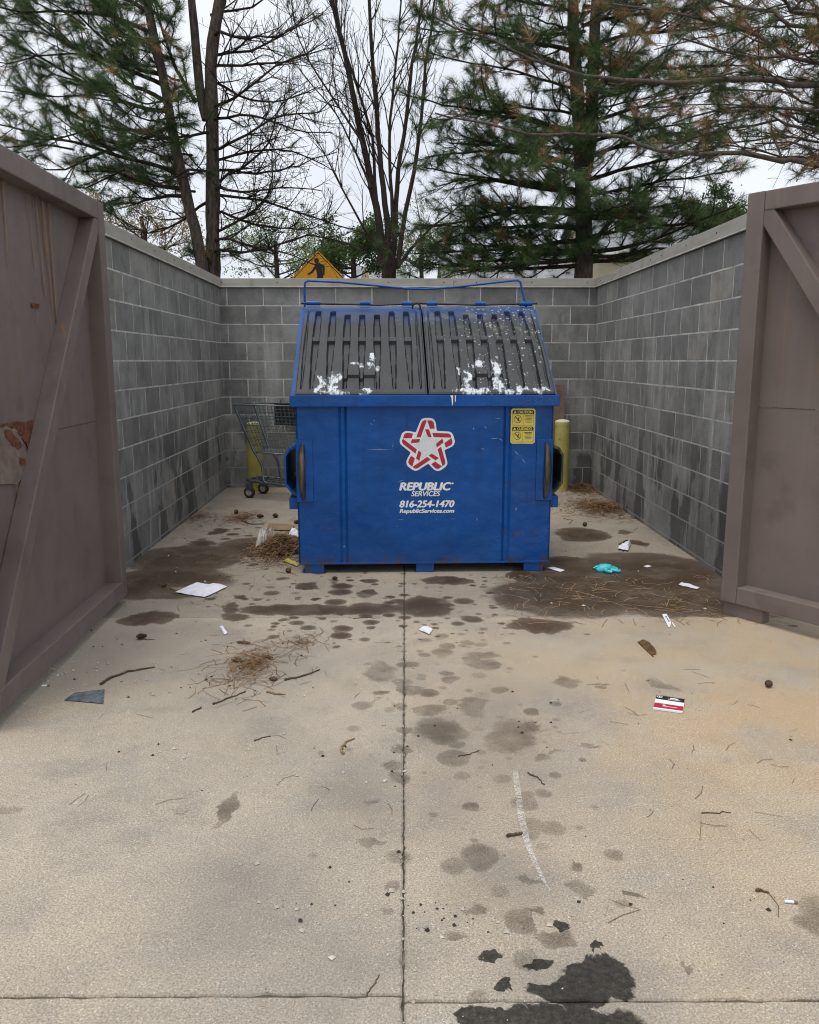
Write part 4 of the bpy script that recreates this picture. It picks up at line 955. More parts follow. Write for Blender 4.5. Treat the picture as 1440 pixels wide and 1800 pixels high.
# --- bare multi-stemmed tree in the middle
BY = 13.6; tb = Tree(23); base = P(686, 480, BY)
root = thing('bare_tree', 'leafless tree with several upright stems behind the middle of the back wall', 'tree', (base.x, BY, -.16))
bst = dict(len=[0, 1.2, .6, .3], dens=[0, 3.2, 4.6, 0], rmax=[.05, .012, .006, .0035], t0=.25, ang=(18, 48), up=.35, curl=.05, bend=.8)
tp = PX([(684, 500), (684, 460), (680, 425)], BY); tp = [Vector((base.x, BY, -.2)), Vector((base.x, BY, 1.2))] + tp
at_root(trunk_part(tb, tp, .125, .115, 'trunk', M['bark_bare'], root), root)
STEMS = [([(672, 470), (668, 400), (655, 330), (640, 262), (622, 180), (605, 100), (590, 40), (572, -30), (550, -150)], .085, .03), ([(684, 470), (682, 390), (672, 300), (662, 200), (655, 110), (652, 40), (648, -40), (640, -160)], .07, .024),
         ([(690, 470), (694, 390), (700, 300), (712, 210), (724, 110), (738, 20), (748, -60)], .06, .022), ([(698, 470), (706, 410), (722, 330), (738, 240), (748, 150), (760, 50), (772, -40)], .055, .02), ([(678, 460), (664, 390), (660, 320), (655, 240), (630, 160), (600, 60), (585, -20)], .045, .016),
         ([(690, 450), (690, 380), (686, 280), (690, 180), (700, 80), (706, -20)], .045, .016), ([(700, 470), (722, 440), (760, 400), (810, 360)], .04, .012), ([(668, 440), (640, 400), (600, 330), (560, 250), (530, 200)], .028, .008), ([(652, 330), (625, 270), (590, 200), (550, 150), (520, 110)], .026, .008), ([(640, 262), (600, 190), (545, 110), (520, 40), (510, -20)], .028, .01)]
for q, r0, r1 in STEMS: tb.limb(PX(q, BY, BY + tb.r.uniform(-1.2, 1.2)), r0 * .8, r1 * .75, bst, wob=.01, step=.25)
at_root(tb.wood('limb_network', M['bark_bare'], root), root)

# --- green pine on the right
RY = 12.4; tr = Tree(31); base = P(1030, 480, RY)
root = thing('pine_tree', 'dense green pine behind the right end of the back wall', 'tree', (base.x, RY, -.16))
tp = PX([(1026, 490), (1026, 400), (1024, 300), (1020, 220), (1012, 120), (1008, 0), (1004, -120), (1002, -240)], RY); tp = [Vector((tp[0].x, RY, -.2)), Vector((tp[0].x, RY, 1.5))] + tp
at_root(trunk_part(tr, tp, .17, .055, 'trunk', M['bark_pine'], root), root)
tp = PX([(1030, 300), (1040, 230), (1044, 120), (1048, 0), (1052, -120), (1052, -200)], RY + .05)
at_root(trunk_part(tr, tp, .10, .05, 'fork', M['bark_pine'], root), root)
def tone_r(p, r):
    hi = min(1, max(0, (p.z - 4.6) / 1.6)) * (1.0 if p.x > 2 else .35)
    return .80 + r.random() * .2 if r.random() < .04 + .36 * hi else r.random() * .68
rst = dict(len=[0, .80, .36, .17], dens=[0, 5.6, 6.6, 0], rmax=[.05, .013, .0065, .004], t0=.14, ang=(25, 65), up=.04, curl=.05, green=lambda p: .60 if p.x < 3.6 else .44, tone=tone_r)
k = 0
for y0 in range(470, -220, -17):
    sdn = 1 if k % 2 else -1; k += 1
    ln = tr.r.uniform(170, 300) * (1 if y0 > -60 else .7); rise = tr.r.uniform(-10, 70) if y0 < 380 else tr.r.uniform(-15, 40)
    q = [(1026, y0), (1026 + sdn * ln * .35, y0 - rise * .5), (1026 + sdn * ln * .7, y0 - rise * .8), (1026 + sdn * ln, y0 - rise * 1.0 - 5)]
    tr.limb(PX(q, RY, RY + tr.r.uniform(-1.7, 1.7)), tr.r.uniform(.022, .038), .008, rst)
for k in range(14):
    y0 = 455 - k * 36; sdn = tr.r.choice((-1, 1)); q = [(1026, y0), (1026 + sdn * 40, y0 - 12), (1026 + sdn * tr.r.uniform(60, 130), y0 - 26)]
    tr.limb(PX(q, RY, RY + (-2.0 if k % 3 else 1.8) * tr.r.uniform(.7, 1.1)), .022, .007, rst)
for q in ([(1040, 430), (1080, 382), (1120, 342), (1190, 295), (1250, 270)], [(1035, 380), (1110, 380), (1200, 390), (1290, 360)], [(1015, 400), (930, 395), (840, 410), (770, 425)], [(1015, 250), (930, 215), (850, 200), (770, 215)], [(1018, 340), (920, 330), (830, 320), (770, 330)], [(1018, 440), (930, 450), (830, 460), (750, 470)], [(1018, 455), (950, 462), (880, 470), (800, 478)], [(1018, 420), (940, 430), (860, 440), (730, 445)], [(1020, 460), (1070, 465), (1130, 445), (1180, 420)], [(1030, 440), (1090, 440), (1160, 420), (1230, 385)], [(1018, 380), (900, 375), (800, 390), (740, 400)], [(1018, 290), (900, 270), (820, 270), (750, 280)]):
    tr.limb(PX(q, RY, RY + tr.r.uniform(-.6, .6)), .04, .009, rst)
for k in range(70):   # short needled shoots on the trunk itself
    y0 = tr.r.uniform(240, 470); a = tr.r.uniform(-1.2, 1.2)
    tr.twig(P(1026 + 14 * math.sin(a), y0, RY) + Vector((0, -.15, 0)), Vector((math.sin(a), -math.cos(a), tr.r.uniform(-.1, .5))).normalized(), .22, .005, rst, 3)
at_root(tr.wood('limb_network', M['bark_limb'], root), root)
at_root(tr.needles('crown', M['needle'], root, per=76, ln=.125, wd=.0034, spread=(.15, 1.45)), root)

# --- pine standing out of frame on the right, its long limbs reach over the wall
OY = 9.0; to = Tree(47); bx_ = 6.4
root = thing('pine_tree', 'browning pine whose long limbs, coloured as if sunlit, reach in over the right wall', 'tree', (bx_, OY, -.16))
at_root(trunk_part(to, [Vector((bx_, OY, -.2)), Vector((bx_, OY, 2)), Vector((bx_ - .05, OY, 4)), Vector((bx_, OY, 6)), Vector((bx_ + .05, OY, 8.5))], .19, .05, 'trunk', M['bark_pine'], root), root)
def tone_o(p, r): return .80 + r.random() * .2 if r.random() < .36 else r.random() * .72
ost = dict(len=[0, .75, .34, .15], dens=[0, 5.0, 6.0, 0], rmax=[.05, .010, .0055, .003], t0=.16, ang=(25, 70), up=.0, curl=.06, bend=1.3, green=lambda p: .40, tone=tone_o)
pst = dict(ost); pst['green'] = lambda p: .36
def olimb(path, z0, r0, st, Y1=None): 
    q = PX(path, OY, OY if Y1 is None else Y1); to.limb([Vector((bx_, OY, z0))] + q, r0, .009, st, wob=.012)
olimb([(1440, 297), (1370, 288), (1300, 278), (1225, 276), (1150, 268), (1085, 245), (1000, 236), (930, 238), (890, 230), (820, 215), (765, 200)], 2.95, .048, dict(pst, dens=[0, 3.0, 4.5, 0]))
olimb([(1440, 152), (1340, 146), (1250, 150), (1180, 155), (1130, 150), (1030, 138), (960, 120), (880, 85), (800, 55), (755, 30)], 4.4, .05, dict(pst, dens=[0, 3.4, 4.5, 0]))
olimb([(1440, 60), (1360, 30), (1290, 10), (1200, -20)], 4.9, .05, ost, OY + .4)
olimb([(1440, 110), (1340, 60), (1240, 30), (1140, 20), (1060, 10)], 4.5, .035, ost, OY + .8)
olimb([(1440, 190), (1350, 180), (1260, 190), (1180, 215)], 4.1, .03, ost, OY + .7)
olimb([(1440, 230), (1370, 215), (1290, 225), (1220, 240), (1160, 260)], 3.7, .028, ost, OY + 1.0)
olimb([(1440, 30), (1380, -5), (1300, -30)], 5.3, .04, ost, OY - .4)
olimb([(1440, 90), (1390, 95), (1330, 100), (1270, 90), (1200, 70)], 4.7, .026, ost, OY + .2)
olimb([(1440, 265), (1390, 250), (1330, 250)], 3.4, .02, ost, OY + .5)
for k in range(9):
    y0 = -30 + k * 36; to.limb([Vector((bx_, OY, 3.0 + (8 - k) * .3))] + PX([(1450, y0 + 30), (1380, y0 + to.r.uniform(0, 35)), (1290, y0 + to.r.uniform(-5, 45)), (1200 - to.r.uniform(0, 60), y0 + to.r.uniform(0, 60))], OY + .5, OY + 1.6), .022, .006, ost)
for k in range(12):
    a = to.r.uniform(-1.0, 1.0); z = 3.2 + .4 * k; p0 = Vector((bx_, OY, z)); dv = Vector((math.cos(a), math.sin(a) , .1))
    to.limb([p0, p0 + dv * 1.0, p0 + dv * 2.0 + Vector((0, 0, .25))], .03, .008, gst)
at_root(to.wood('limb_network', M['bark_lit_tone'], root), root)
at_root(to.needles('crown', M['needle'], root, per=60, ln=.12, wd=.0032, spread=(.15, 1.4)), root)

# --- leafy trees and a reddish budding tree in the distance
def leafy(label, px, py, Y, rx, rz, n, tone, size=.09, seed=1, ztrunk=None, bare=False, name='leafy_tree'):
    c = P(px, py, Y); t_ = Tree(seed); root = thing(name, label, 'tree', (c.x, Y, -.16))
    stl = dict(len=[0, rx * .6, rx * .35, rx * .18], dens=[0, 3.0, 3.4, 0], rmax=[.05, .02, .01, .006], t0=.25, ang=(20, 55), up=.25, curl=.03, green=lambda p: 1.0)
    at_root(trunk_part(t_, [Vector((c.x, Y, -.2)), Vector((c.x + .05, Y, c.z * .5)), Vector((c.x, Y, c.z + rz * .3))], .14, .06, 'trunk', M['bark_bare'], root), root)
    for k in range(12):
        a = 2 * math.pi * k / 12 + t_.r.random(); z0 = c.z - rz * .7 + rz * .8 * t_.r.random(); p0 = Vector((c.x, Y, z0)); dv = Vector((math.cos(a) * rx * .75, math.sin(a) * rx * .7, rz * t_.r.uniform(.1, .8)))
        t_.limb([p0, p0 + dv * .5 + Vector((0, 0, -.1)), p0 + dv], .03, .01, stl)
    at_root(t_.wood('limb_network', M['bark_bare'], root), root)
    tips = np.array([tuple(q[0]) for q in t_.tufts]); cen = tips[t_.np.integers(0, len(tips), n)] + t_.np.normal(0, size * 2.2, (n, 3))
    a = t_.np.normal(size=(n, 3)); a /= np.linalg.norm(a, axis=1)[:, None]; b2 = np.cross(a, t_.np.normal(size=(n, 3))); b2 /= np.linalg.norm(b2, axis=1)[:, None]; s_ = size * t_.np.uniform(.5, 1.2, (n, 1))
    V = np.stack([cen - a * s_, cen + b2 * s_ * .5, cen + a * s_, cen - b2 * s_ * .5], 1).reshape(-1, 3)
    tn = np.clip(t_.np.uniform(tone[0], tone[1], n), 0, 1)
    at_root(link('crown', fast_mesh('crown', V, np.arange(4 * n).reshape(-1, 4), False, np.repeat(tn, 4)), M['leaf'], root), root)
leafy('dark green bushy tree right of the amber sign', 620, 448, 24, 1.15, 1.0, 13000, (.0, .45), .045, 61)
leafy('pale green budding tree left of the amber sign', 485, 448, 27, 1.7, 1.4, 6000, (.5, .9), .042, 62)
leafy('pale green budding tree behind the bare stems', 740, 452, 30, 1.7, 1.4, 5000, (.5, .9), .042, 63)
leafy('reddish budding tree above the cart-side wall', 250, 410, 25, 1.7, 1.6, 4500, (.90, 1.0), .045, 64)
leafy('dark evergreen shrub seen over the right wall', 1262, 392, 20, .8, .6, 12000, (.0, .3), .04, 65)

# ------------------------------------------------------------------ litter
def ground_obj(name, label, cat, mb, m, px, py, rz=0, z=.001, group=None):
    g = G(px, py); o = mb.build(name, m, None, (g.x, g.y, z), (0, 0, rz)); return tag(o, label, cat, group)
def sheet(pxs, nu, nv, amp, seed, z0=.004, freq=9.0):
    """crumpled sheet over a pixel quad lying on the floor (corner order a b c d)"""
    r = np.random.default_rng(seed); a, b2, c, d = [G(*p) for p in pxs]; ctr = (a + b2 + c + d) / 4
    vs = []; ph = r.uniform(0, 6, 6)
    for j in range(nv + 1):
        for i in range(nu + 1):
            u, v = i / nu, j / nv; p = (a * (1 - u) + b2 * u) * (1 - v) + (d * (1 - u) + c * u) * v
            x, y = p.x * freq, p.y * freq
            z = amp * (abs(math.sin(x + ph[0] + .6 * math.sin(y + ph[1]))) + .7 * abs(math.sin(.7 * y - .8 * x + ph[2])) + .5 * r.random()) * .5
            e = min(u, 1 - u, v, 1 - v) * 5
            vs.append((p.x - ctr.x, p.y - ctr.y, z0 + z * min(1, .25 + e)))
    fs = [(j * (nu + 1) + i, j * (nu + 1) + i + 1, (j + 1) * (nu + 1) + i + 1, (j + 1) * (nu + 1) + i) for j in range(nv) for i in range(nu)]
    mb = MB(); mb.add(vs, fs); n = len(vs)
    mb.add([(x, y, z - .0012) for x, y, z in vs], [f[::-1] for f in fs]); return mb, ctr
def litter(name, label, cat, pxs, m, nu=10, nv=10, amp=.02, seed=1, z0=.004, freq=9.0, group=None):
    mb, c = sheet(pxs, nu, nv, amp, seed, z0, freq); o = mb.build(name, m, None, (c.x, c.y, 0), recalc=False); return tag(o, label, cat, group)
litter('cardboard_sheet', 'torn brown card half under the crumpled white paper', 'cardboard', [(298, 1034), (338, 1031), (372, 1046), (330, 1048)], M['card'], 8, 6, .01, 3, .002)
litter('paper_sheet', 'large creased white paper lying on the wet floor', 'paper', [(308, 1043), (347, 1026), (400, 1033), (360, 1052)], M['paper'], 18, 16, .03, 4, .004, 16)
litter('paper_scrap', 'folded white paper scrap behind the blue glove', 'paper', [(1086, 967), (1094, 957), (1109, 958), (1104, 970)], M['paper'], 8, 8, .04, 5, .006, 30)
litter('paper_strip', 'torn white paper strip on the wet patch near the right gate', 'paper', [(1193, 1029), (1198, 1025), (1230, 1034), (1226, 1037)], M['paper'], 12, 4, .012, 6, .004, 40)
litter('paper_scrap', 'small white crumpled scrap beside the middle floor joint', 'paper', [(737, 1109), (744, 1103), (761, 1108), (755, 1117)], M['paper'], 8, 8, .018, 7, .005, 60)
litter('paper_strip', 'short white strip above the pine needle clump', 'paper', [(386, 1103), (391, 1101), (400, 1114), (395, 1117)], M['paper'], 4, 8, .01, 8, .004, 60)
litter('paper_scrap', 'flat grubby white scrap by the dumpster corner skid', 'paper', [(962, 999), (972, 997), (993, 1003), (985, 1006)], M['paper'], 6, 6, .006, 9, .003, 40)
litter('paper_scrap', 'tiny white square scrap right of the blue glove', 'paper', [(1131, 996), (1139, 994), (1146, 996), (1138, 998)], M['paper'], 4, 4, .004, 10, .003, 40)
litter('cardboard_sheet', 'flattened brown carton flap on the floor near the cart', 'cardboard', [(466, 932), (474, 921), (518, 926), (508, 934)], M['card'], 10, 8, .03, 11, .004, 8)
litter('banana_peel', 'yellow peel strip against the dumpster corner', 'peel', [(496, 987), (502, 986), (527, 993), (522, 997)], M['peel'], 10, 4, .025, 12, .004, 30)
litter('plastic_bag', 'clear plastic film caught on the needle heap', 'plastic film', [(448, 968), (462, 946), (482, 940), (470, 962)], M['film'], 10, 10, .11, 13, .02, 12)
litter('paper_scrap', 'white paper corner poking out behind the needle heap', 'paper', [(507, 948), (513, 942), (526, 942), (526, 952)], M['paper'], 6, 6, .05, 14, .03, 20)
M['greycloth'] = simple('grey_rag', (.10, .115, .135), .7, var=.5, scale=45)
litter('tape_scrap', 'flat dark grey scrap of tape near the rusty gate', 'tape', [(113, 1232), (132, 1219), (184, 1213), (182, 1238)], M['greycloth'], 16, 10, .012, 21, .002, 30)
# white slotted strip
c0 = G(1175, 1093); ls = thing('label_strip', 'white strip with small dark marks below the wet patch', 'label', (c0.x, c0.y, .002))
def strip_part(name, pxs, m, z, par=ls):
    b = MB(); b.poly([G(*q) - Vector((c0.x, c0.y, 0)) + Vector((0, 0, z)) for q in pxs], (0, 0, -.0012)); return b.build(name, m, par)
strip_part('strip', [(1164, 1081), (1172, 1080.5), (1180, 1095), (1178, 1104), (1175.5, 1104)], M['white_dec'], .003)
strip_part('torn_tail', [(1181, 1095.5), (1183, 1095), (1188, 1103.5), (1186, 1104)], M['white_dec'], .003)
for i in range(3): strip_part('printed_mark', [(1169.5 + 2.4 * i, 1085.2 + 3.6 * i), (1171.8 + 2.4 * i, 1085 + 3.6 * i), (1172.6 + 2.4 * i, 1087 + 3.6 * i), (1170.4 + 2.4 * i, 1087.2 + 3.6 * i)], M['blk_dec'], .0045)
# red, white and black card
c0 = G(1177, 1239); cd = thing('packet_card', 'black, white and red printed card lying on the concrete', 'card', (c0.x, c0.y, .001))
q4 = [G(*q) - Vector((c0.x, c0.y, 0)) for q in ((1154, 1225), (1204, 1233), (1200, 1255), (1148, 1248))]
def card_band(name, v0, v1, m, z, u0=0, u1=1, th=.003):
    f = lambda u, v: (q4[0] * (1 - u) + q4[1] * u) * (1 - v) + (q4[3] * (1 - u) + q4[2] * u) * v + Vector((0, 0, z))
    b = MB(); b.poly([f(u0, v0), f(u1, v0), f(u1, v1), f(u0, v1)], (0, 0, -th)); return b.build(name, m, cd)
card_band('backing', 0, 1, M['white_dec'], .008, th=.007)
card_band('black_band', .005, .29, M['blk_dec'], .0095, .005, .995, .001); card_band('red_band', .60, .93, M['red_dec'], .0095, .005, .995, .001)
for u0, u1, v0, v1 in ((.50, .78, .10, .17), (.42, .86, .21, .235), (.30, .40, .70, .76), (.30, .80, .79, .81)): card_band('print_line', v0, v1, M['white_dec'], .0108, u0, u1, .0008)
f_ = lambda u, v: (q4[0] * (1 - u) + q4[1] * u) * (1 - v) + (q4[3] * (1 - u) + q4[2] * u) * v + Vector((0, 0, .0108))
b = MB(); cc_ = f_(.13, .14)
for q in ring(0, 0, .012, .003, 14): b.poly([cc_ + Vector((x, y, 0)) for x, y in q])
b.poly([cc_ + Vector((x, y, 0)) for x, y in ((-.002, -.007), (.002, -.007), (.003, .007), (-.003, .006))]); b.build('round_emblem', M['white_dec'], cd)
# nitrile glove
c0 = G(1066, 1004); b = MB()
def tubex(pts, rs, n=9): b.tube([Vector(p) for p in pts], rs, n)
tubex([(-.075, -.015, .012), (-.04, -.005, .022), (0, 0, .024), (.03, .002, .02), (.05, -.01, .014)], [.012, .032, .034, .030, .010])
for q, r0 in (([(-.02, .02, .02), (-.04, .045, .022), (-.065, .055, .014), (-.085, .05, .010)], .012), ([(0, .02, .02), (-.01, .055, .024), (-.03, .075, .014)], .012), ([(.02, .018, .02), (.03, .045, .022), (.05, .05, .012)], .011), ([(.03, 0, .02), (.06, .01, .02), (.085, .0, .012)], .012), ([(.02, -.02, .018), (.045, -.045, .02), (.075, -.05, .012), (.09, -.04, .01)], .012), ([(-.02, -.02, .02), (-.01, -.05, .016), (.02, -.065, .01)], .016)):
    tubex(q, [r0 * 1.15] + [r0] * (len(q) - 2) + [r0 * .6], 8)
rg = random.Random(3); b.v = [(x * .95 + rg.gauss(0, .003), y * 1.05 + rg.gauss(0, .003), max(.001, z * .9 + rg.gauss(0, .004))) for x, y, z in b.v]
gv = b.build('disposable_glove', M['glove'], None, (c0.x, c0.y, .001)); tag(gv, 'crumpled cyan disposable glove on the dark wet patch', 'glove')
# wood chip
b = MB(); q = [G(*k) - G(1138, 1141) for k in ((1121, 1130), (1131, 1128), (1141, 1133), (1152, 1145), (1154, 1151), (1148, 1152), (1149, 1156), (1143, 1151))]
b.poly([v + Vector((0, 0, .014 if 0 < i < 5 else .006)) for i, v in enumerate(q)], (0, 0, -.006)); tag(b.build('wood_chip', M['wood'], None, tuple(G(1138, 1141))), 'dark splintered wood chip on the tan concrete', 'wood chip')
# pine cones
def cone_mesh(seed):
    r = random.Random(seed); b = MB(); L, W = .055, .021
    b.tube([(-L / 2, 0, W), (-L * .3, 0, W), (0, 0, W), (L * .35, 0, W), (L / 2, 0, W)], [.006, .013, .015, .011, .003], 9)
    for i in range(9):
        x = -L * .45 + L * .9 * i / 8; rad = W * (1 - abs(x + .005) / L * 1.2)
        for k in range(8):
            a = 2 * math.pi * (k + .5 * (i % 2)) / 8 + r.gauss(0, .06); c, s_ = math.cos(a), math.sin(a); w = .0062
            p0 = Vector((x, c * rad * .5, W + s_ * rad * .5)); p1 = Vector((x + .008, c * rad, W + s_ * rad)); t_ = Vector((0, -s_, c))
            b.add([p0 - t_ * w * .6, p0 + t_ * w * .6, p1 + t_ * w, p1 - t_ * w, p1 + Vector((.003, c * .004, s_ * .004))], [(0, 1, 2, 3), (3, 2, 4)])
    return b.mesh('pine_cone')
cms = [cone_mesh(i) for i in range(3)]
for m_ in cms: m_.materials.append(M['cone'])
for px, py, rz, sc_, lab in ((248, 1124, 20, .85, 'pine cone on the concrete near the rusty gate'), (1351, 1208, 60, .75, 'pine cone alone on the orange-tinted concrete'), (415, 903, 80, .95, 'pine cone on the small needle patch near the cart'), (457, 911, 10, 1.0, 'first dark pine cone right of the small needle patch'), (485, 910, 140, 1.0, 'dark pine cone above the flattened carton'), (521, 921, 30, .9, 'pine cone touching the dumpster side by the carton'), (507, 1007, 100, .85, 'grey pine cone below the yellow peel'), (1028, 925, 70, .9, 'dark pine cone right of the dumpster on the back stain'), (588, 1019, 15, .6, 'small broken pine cone in front of the dumpster skid'), (288, 1032, 70, .7, 'dark pine cone touching the brown card')):
    o = link('pine_cone', cms[px % 3], None, None, G(px, py, .0), (0, 0, R(rz))); o.scale = (sc_,) * 3; tag(o, lab, 'pine cone', 'fallen pine cones')
# twigs
def twig(label, path, r0, m=None):
    r = random.Random(len(label) + int(path[0][0])); pts = [G(*p, .0) for p in path]; c = pts[0].copy(); out = []
    for i in range(len(pts) - 1):
        for k in range(4): q = pts[i].lerp(pts[i + 1], k / 4); out.append(q + Vector((r.gauss(0, .0025), r.gauss(0, .0025), 0)))
    out.append(pts[-1]); n = len(out)
    rs = [r0 * .72 * (1 - .45 * i / n) * r.uniform(.85, 1.15) for i in range(n)]
    b = MB(); b.tube([p - c + Vector((0, 0, rs[i] * 1.0 + .0005)) for i, p in enumerate(out)], rs, 6); tag(b.build('twig', m or M['twig'], None, tuple(c)), label, 'twig', 'fallen twigs')
twig('long crooked twig near the rusty gate', [(176, 1205), (195, 1193), (225, 1182), (272, 1174)], .009)
twig('straight twig left of the middle joint, below the needle clump', [(375, 1239), (398, 1230), (432, 1217)], .006)
twig('short dark twig left of the straight twig', [(337, 1253), (354, 1244)], .006)
twig('stubby pale twig right of the straight twig', [(468, 1218), (486, 1221), (502, 1222)], .007, M['palewood'])
twig('curved pale split twig left of the floor joint', [(601, 1326), (601, 1315), (608, 1306), (624, 1299)], .007, M['palewood'])
twig('thin dark twig at the centre left', [(448, 1303), (462, 1298), (477, 1295)], .004)
twig('bent reddish twig right of the needle clump', [(500, 1196), (530, 1190), (562, 1178)], .007)
twig('brown stick standing across the needle clump', [(405, 1164), (410, 1185), (412, 1212)], .007, M['palewood'])
twig('short thick stick beside the chalk line', [(892, 1472), (905, 1470), (919, 1467)], .008)
twig('hooked dark twig just above the chalk line', [(929, 1361), (944, 1368), (958, 1380)], .004)
twig('straight black stick behind the folded scrap', [(1089, 958), (1096, 954), (1103, 950)], .010)
twig('thin leaning twig by the bottom of the middle joint', [(645, 1753), (655, 1735), (667, 1714)], .0025)
twig('thin dark twig on the right concrete', [(1234, 1430), (1262, 1430), (1285, 1429)], .003)
twig('dry stick at the right edge beside the cigarette butt', [(1329, 1566), (1340, 1567), (1352, 1571)], .006, M['wood'])
twig('green-grey twig on the dark spots', [(806, 1330), (825, 1326), (842, 1320)], .003)
twig('thin twig across the upper floor joint', [(620, 1088), (645, 1086), (668, 1087)], .003)
twig('dark stick lying near the left wall base', [(425, 916), (440, 922), (465, 922)], .009)
twig('twig stem of the cone near the rusty gate', [(256, 1125), (272, 1125)], .003)
twig('bent black twig on the right edge of the dumpster shade', [(990, 912), (1008, 915), (1000, 921)], .004)
# cigarette butts
for px, py, rz, lab in ((1390, 1588, -8, 'white cigarette butt at the right edge of the concrete'), (80, 1207, 5, 'white cigarette butt by the rusty gate bottom')):
    g = G(px, py); root = thing('cigarette_butt', lab, 'cigarette butt', g, R(rz)); b = MB(); b.tube([(-.016, 0, .0045), (.008, 0, .0045)], .0042, 10); b.build('paper_tube', M['paper'], root); b = MB(); b.tube([(.0082, 0, .0045), (.018, 0, .0042)], .0043, 10); b.build('filter', M['card'], root)

# fallen needles, grit and pebbles
nr = np.random.default_rng(5)
def needle_patch(name, label, pxbox, n, hgt=.0, ln=.11, wd=.0028, tone=(0, 1), shape='ell', cluster=.55):
    x0, y0, x1, y1 = pxbox; c = G((x0 + x1) / 2, (y0 + y1) / 2); rx = (G(x1, (y0 + y1) / 2) - G(x0, (y0 + y1) / 2)).length / 2; ry = (G((x0 + x1) / 2, y0) - G((x0 + x1) / 2, y1)).length / 2
    if shape == 'ell':
        a = nr.uniform(0, 2 * np.pi, n); q = np.abs(nr.normal(0, cluster, n)); x = np.cos(a) * q * rx; y = np.sin(a) * q * ry
    else: x = nr.uniform(-rx, rx, n); y = nr.uniform(-ry, ry, n); q = np.sqrt((x / rx) ** 2 + (y / ry) ** 2)
    z = .002 + hgt * np.clip(1 - q, 0, 1) * nr.uniform(0, 1, n) ** .6
    th = nr.uniform(0, 2 * np.pi, n); L = ln * nr.uniform(.4, 1.15, n); k = nr.normal(0, .5, n); tl_ = nr.normal(0, .18, n) * (hgt > .02); V = []; 
    for s_, e in ((-.5, 1), (0, 1), (.5, 1)):
        px_ = x + np.cos(th + k * s_) * L * s_; py_ = y + np.sin(th + k * s_) * L * s_; pz_ = np.maximum(.0015, z + tl_ * L * s_)
        nx, ny = -np.sin(th) * wd / 2, np.cos(th) * wd / 2
        V += [np.stack([px_ - nx, py_ - ny, pz_], -1), np.stack([px_ + nx, py_ + ny, pz_ + .0006], -1)]
    V = np.stack(V, 1).reshape(-1, 3); i = np.arange(n)[:, None] * 6
    F = np.concatenate([i + np.array([[0, 1, 3, 2]]), i + np.array([[2, 3, 5, 4]])])
    o = link(name, fast_mesh(name, V, F, False, np.repeat(nr.uniform(tone[0], tone[1], n), 6)), M['fallen'], None, (c.x, c.y, 0)); return tag(o, label, 'pine needles', None, 'stuff')
def heap(name, label, pxbox, n, hgt, base=True):
    o = needle_patch(name, label, pxbox, n, hgt, .13, .0048, (0, 1.0)); return o
heap('pine_needle_heap', 'heap of brown pine needles against the dumpster side', (440, 940, 545, 992), 2200, .12)
heap('pine_needle_heap', 'reddish pine needle drift along the right wall base', (985, 874, 1135, 912), 2000, .05)
heap('pine_needle_heap', 'reddish pine needle drift in the right back corner', (985, 846, 1062, 872), 1300, .05)
needle_patch('pine_needle_litter', 'clump of dry needles and bark on the concrete, left of the joint', (370, 1120, 520, 1215), 330, .012, .13, .0028, (.2, 1))
needle_patch('pine_needle_litter', 'thin needle wisp right of the dry clump', (490, 1110, 580, 1150), 60, .006, .12, .0028, (.2, 1))
needle_patch('pine_needle_litter', 'small brown needle patch with a cone, near the cart', (385, 895, 465, 925), 480, .015, .12, .003, (.1, .8))
needle_patch('pine_needle_litter', 'needle line along the foot of the cart-side wall', (300, 885, 400, 930), 300, .01, .11, .003, (0, .8))
needle_patch('pine_needle_litter', 'pale needles scattered over the right wet patch', (880, 1010, 1330, 1090), 300, .004, .15, .0036, (.75, 1), 'box')
needle_patch('pine_needle_litter', 'loose needles scattered over the right concrete', (950, 1095, 1460, 1480), 45, .002, .10, .0017, (.0, .8), 'box')
needle_patch('pine_needle_litter', 'loose needles scattered over the left concrete', (180, 1090, 700, 1400), 35, .002, .09, .0016, (.0, .7), 'box')
needle_patch('pine_needle_litter', 'loose needles near the dumpster and cart', (230, 900, 520, 1050), 160, .003, .11, .003, (.0, .7), 'box')
needle_patch('pine_needle_litter', 'brown needle line along the right wall foot', (1130, 905, 1300, 1010), 260, .006, .1, .003, (.0, .7), 'ell', .3)
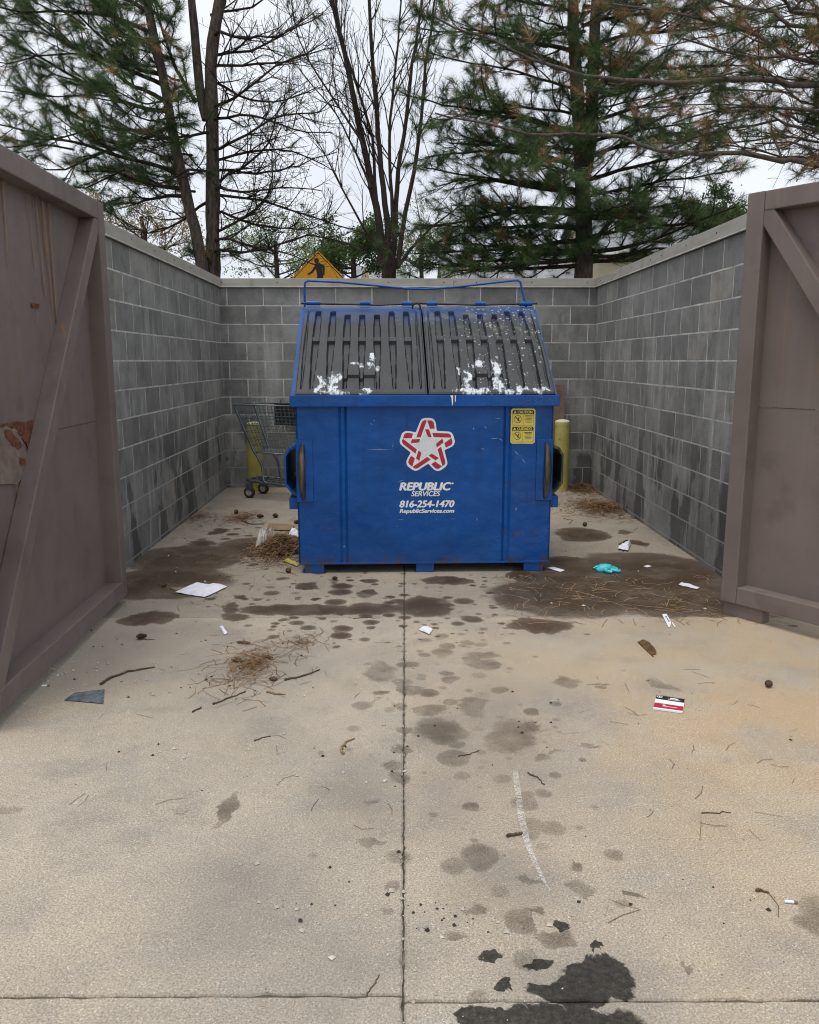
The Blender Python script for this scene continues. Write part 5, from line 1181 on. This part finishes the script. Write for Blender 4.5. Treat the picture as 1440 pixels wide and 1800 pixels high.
def grit(name, label, boxes, m, smin, smax):
    V = []; F = []; nv = 0
    oct_ = np.array([(1, 0, 0), (0, 1, 0), (-1, 0, 0), (0, -1, 0), (0, 0, .8), (0, 0, -.3)]); of = np.array([(0, 1, 4), (1, 2, 4), (2, 3, 4), (3, 0, 4), (1, 0, 5), (2, 1, 5), (3, 2, 5), (0, 3, 5)])
    for (x0, y0, x1, y1, n) in boxes:
        for _ in range(n):
            p = G(nr.uniform(x0, x1), nr.uniform(y0, y1)); s_ = smin + (smax - smin) * nr.random() ** 3; a = nr.uniform(0, 6.28); q = oct_ * s_ * nr.uniform(.6, 1.3, (6, 3)); c, sn = math.cos(a), math.sin(a)
            q = np.stack([q[:, 0] * c - q[:, 1] * sn, q[:, 0] * sn + q[:, 1] * c, q[:, 2]], -1) + np.array([p.x, p.y, s_ * .25]); V.append(q); F.append(of + nv); nv += 6
    o = link(name, fast_mesh(name, np.concatenate(V), np.concatenate(F), False), m); return tag(o, label, 'grit', None, 'stuff')
grit('pale_pebbles', 'pale pebbles and grit strewn over the concrete', [(100, 1160, 340, 1225, 60), (60, 1170, 130, 1200, 25), (200, 960, 420, 1090, 50), (240, 1180, 700, 1400, 70), (690, 1090, 730, 1800, 60), (720, 1480, 1000, 1800, 40), (420, 900, 560, 1010, 40), (960, 900, 1260, 1090, 40), (1000, 1100, 1440, 1500, 25), (300, 1400, 700, 1700, 35)], M['stone'], .002, .011)
grit('dark_grit', 'dark crumbs and gum specks strewn over the concrete', [(300, 1100, 560, 1230, 60), (120, 1170, 700, 1400, 35), (690, 1200, 1000, 1400, 40), (230, 930, 560, 1060, 90), (500, 1480, 720, 1650, 14), (720, 1580, 860, 1640, 20), (960, 900, 1280, 1090, 60), (980, 1100, 1440, 1700, 35), (40, 1090, 220, 1200, 50)], M['darkstone'], .002, .008)
for px, py in ((736, 1252), (760, 1248), (876, 1335), (852, 1351), (982, 1341), (708, 1615), (780, 1618), (823, 1613), (205, 1550), (950, 1338), (812, 1308), (700, 1200)):
    pass
# bark flakes in the clump
for i, (x, y, lab) in enumerate(((418, 1164, 'dark bark flake in the middle of the dry needle clump'), (470, 1158, 'bark flake at the right side of the dry needle clump'), (428, 1132, 'bark flake above the dry needle clump'), (480, 1196, 'bark flake below right of the dry needle clump'))):
    b = MB(); r = random.Random(i + 40); w, h = r.uniform(.02, .05), r.uniform(.008, .016)
    b.poly([(-w, -h * .4, .01), (-w * .3, -h, .014), (w * .8, -h * .7, .010), (w, h * .5, .012), (0, h, .016), (-w * .8, h * .6, .011)], (0, 0, -.005)); g = G(x, y)
    tag(b.build('bark_flake', M['wood'], None, (g.x, g.y, 0), (0, 0, r.uniform(-.6, .6))), lab, 'bark', 'bark flakes in the needle clump')
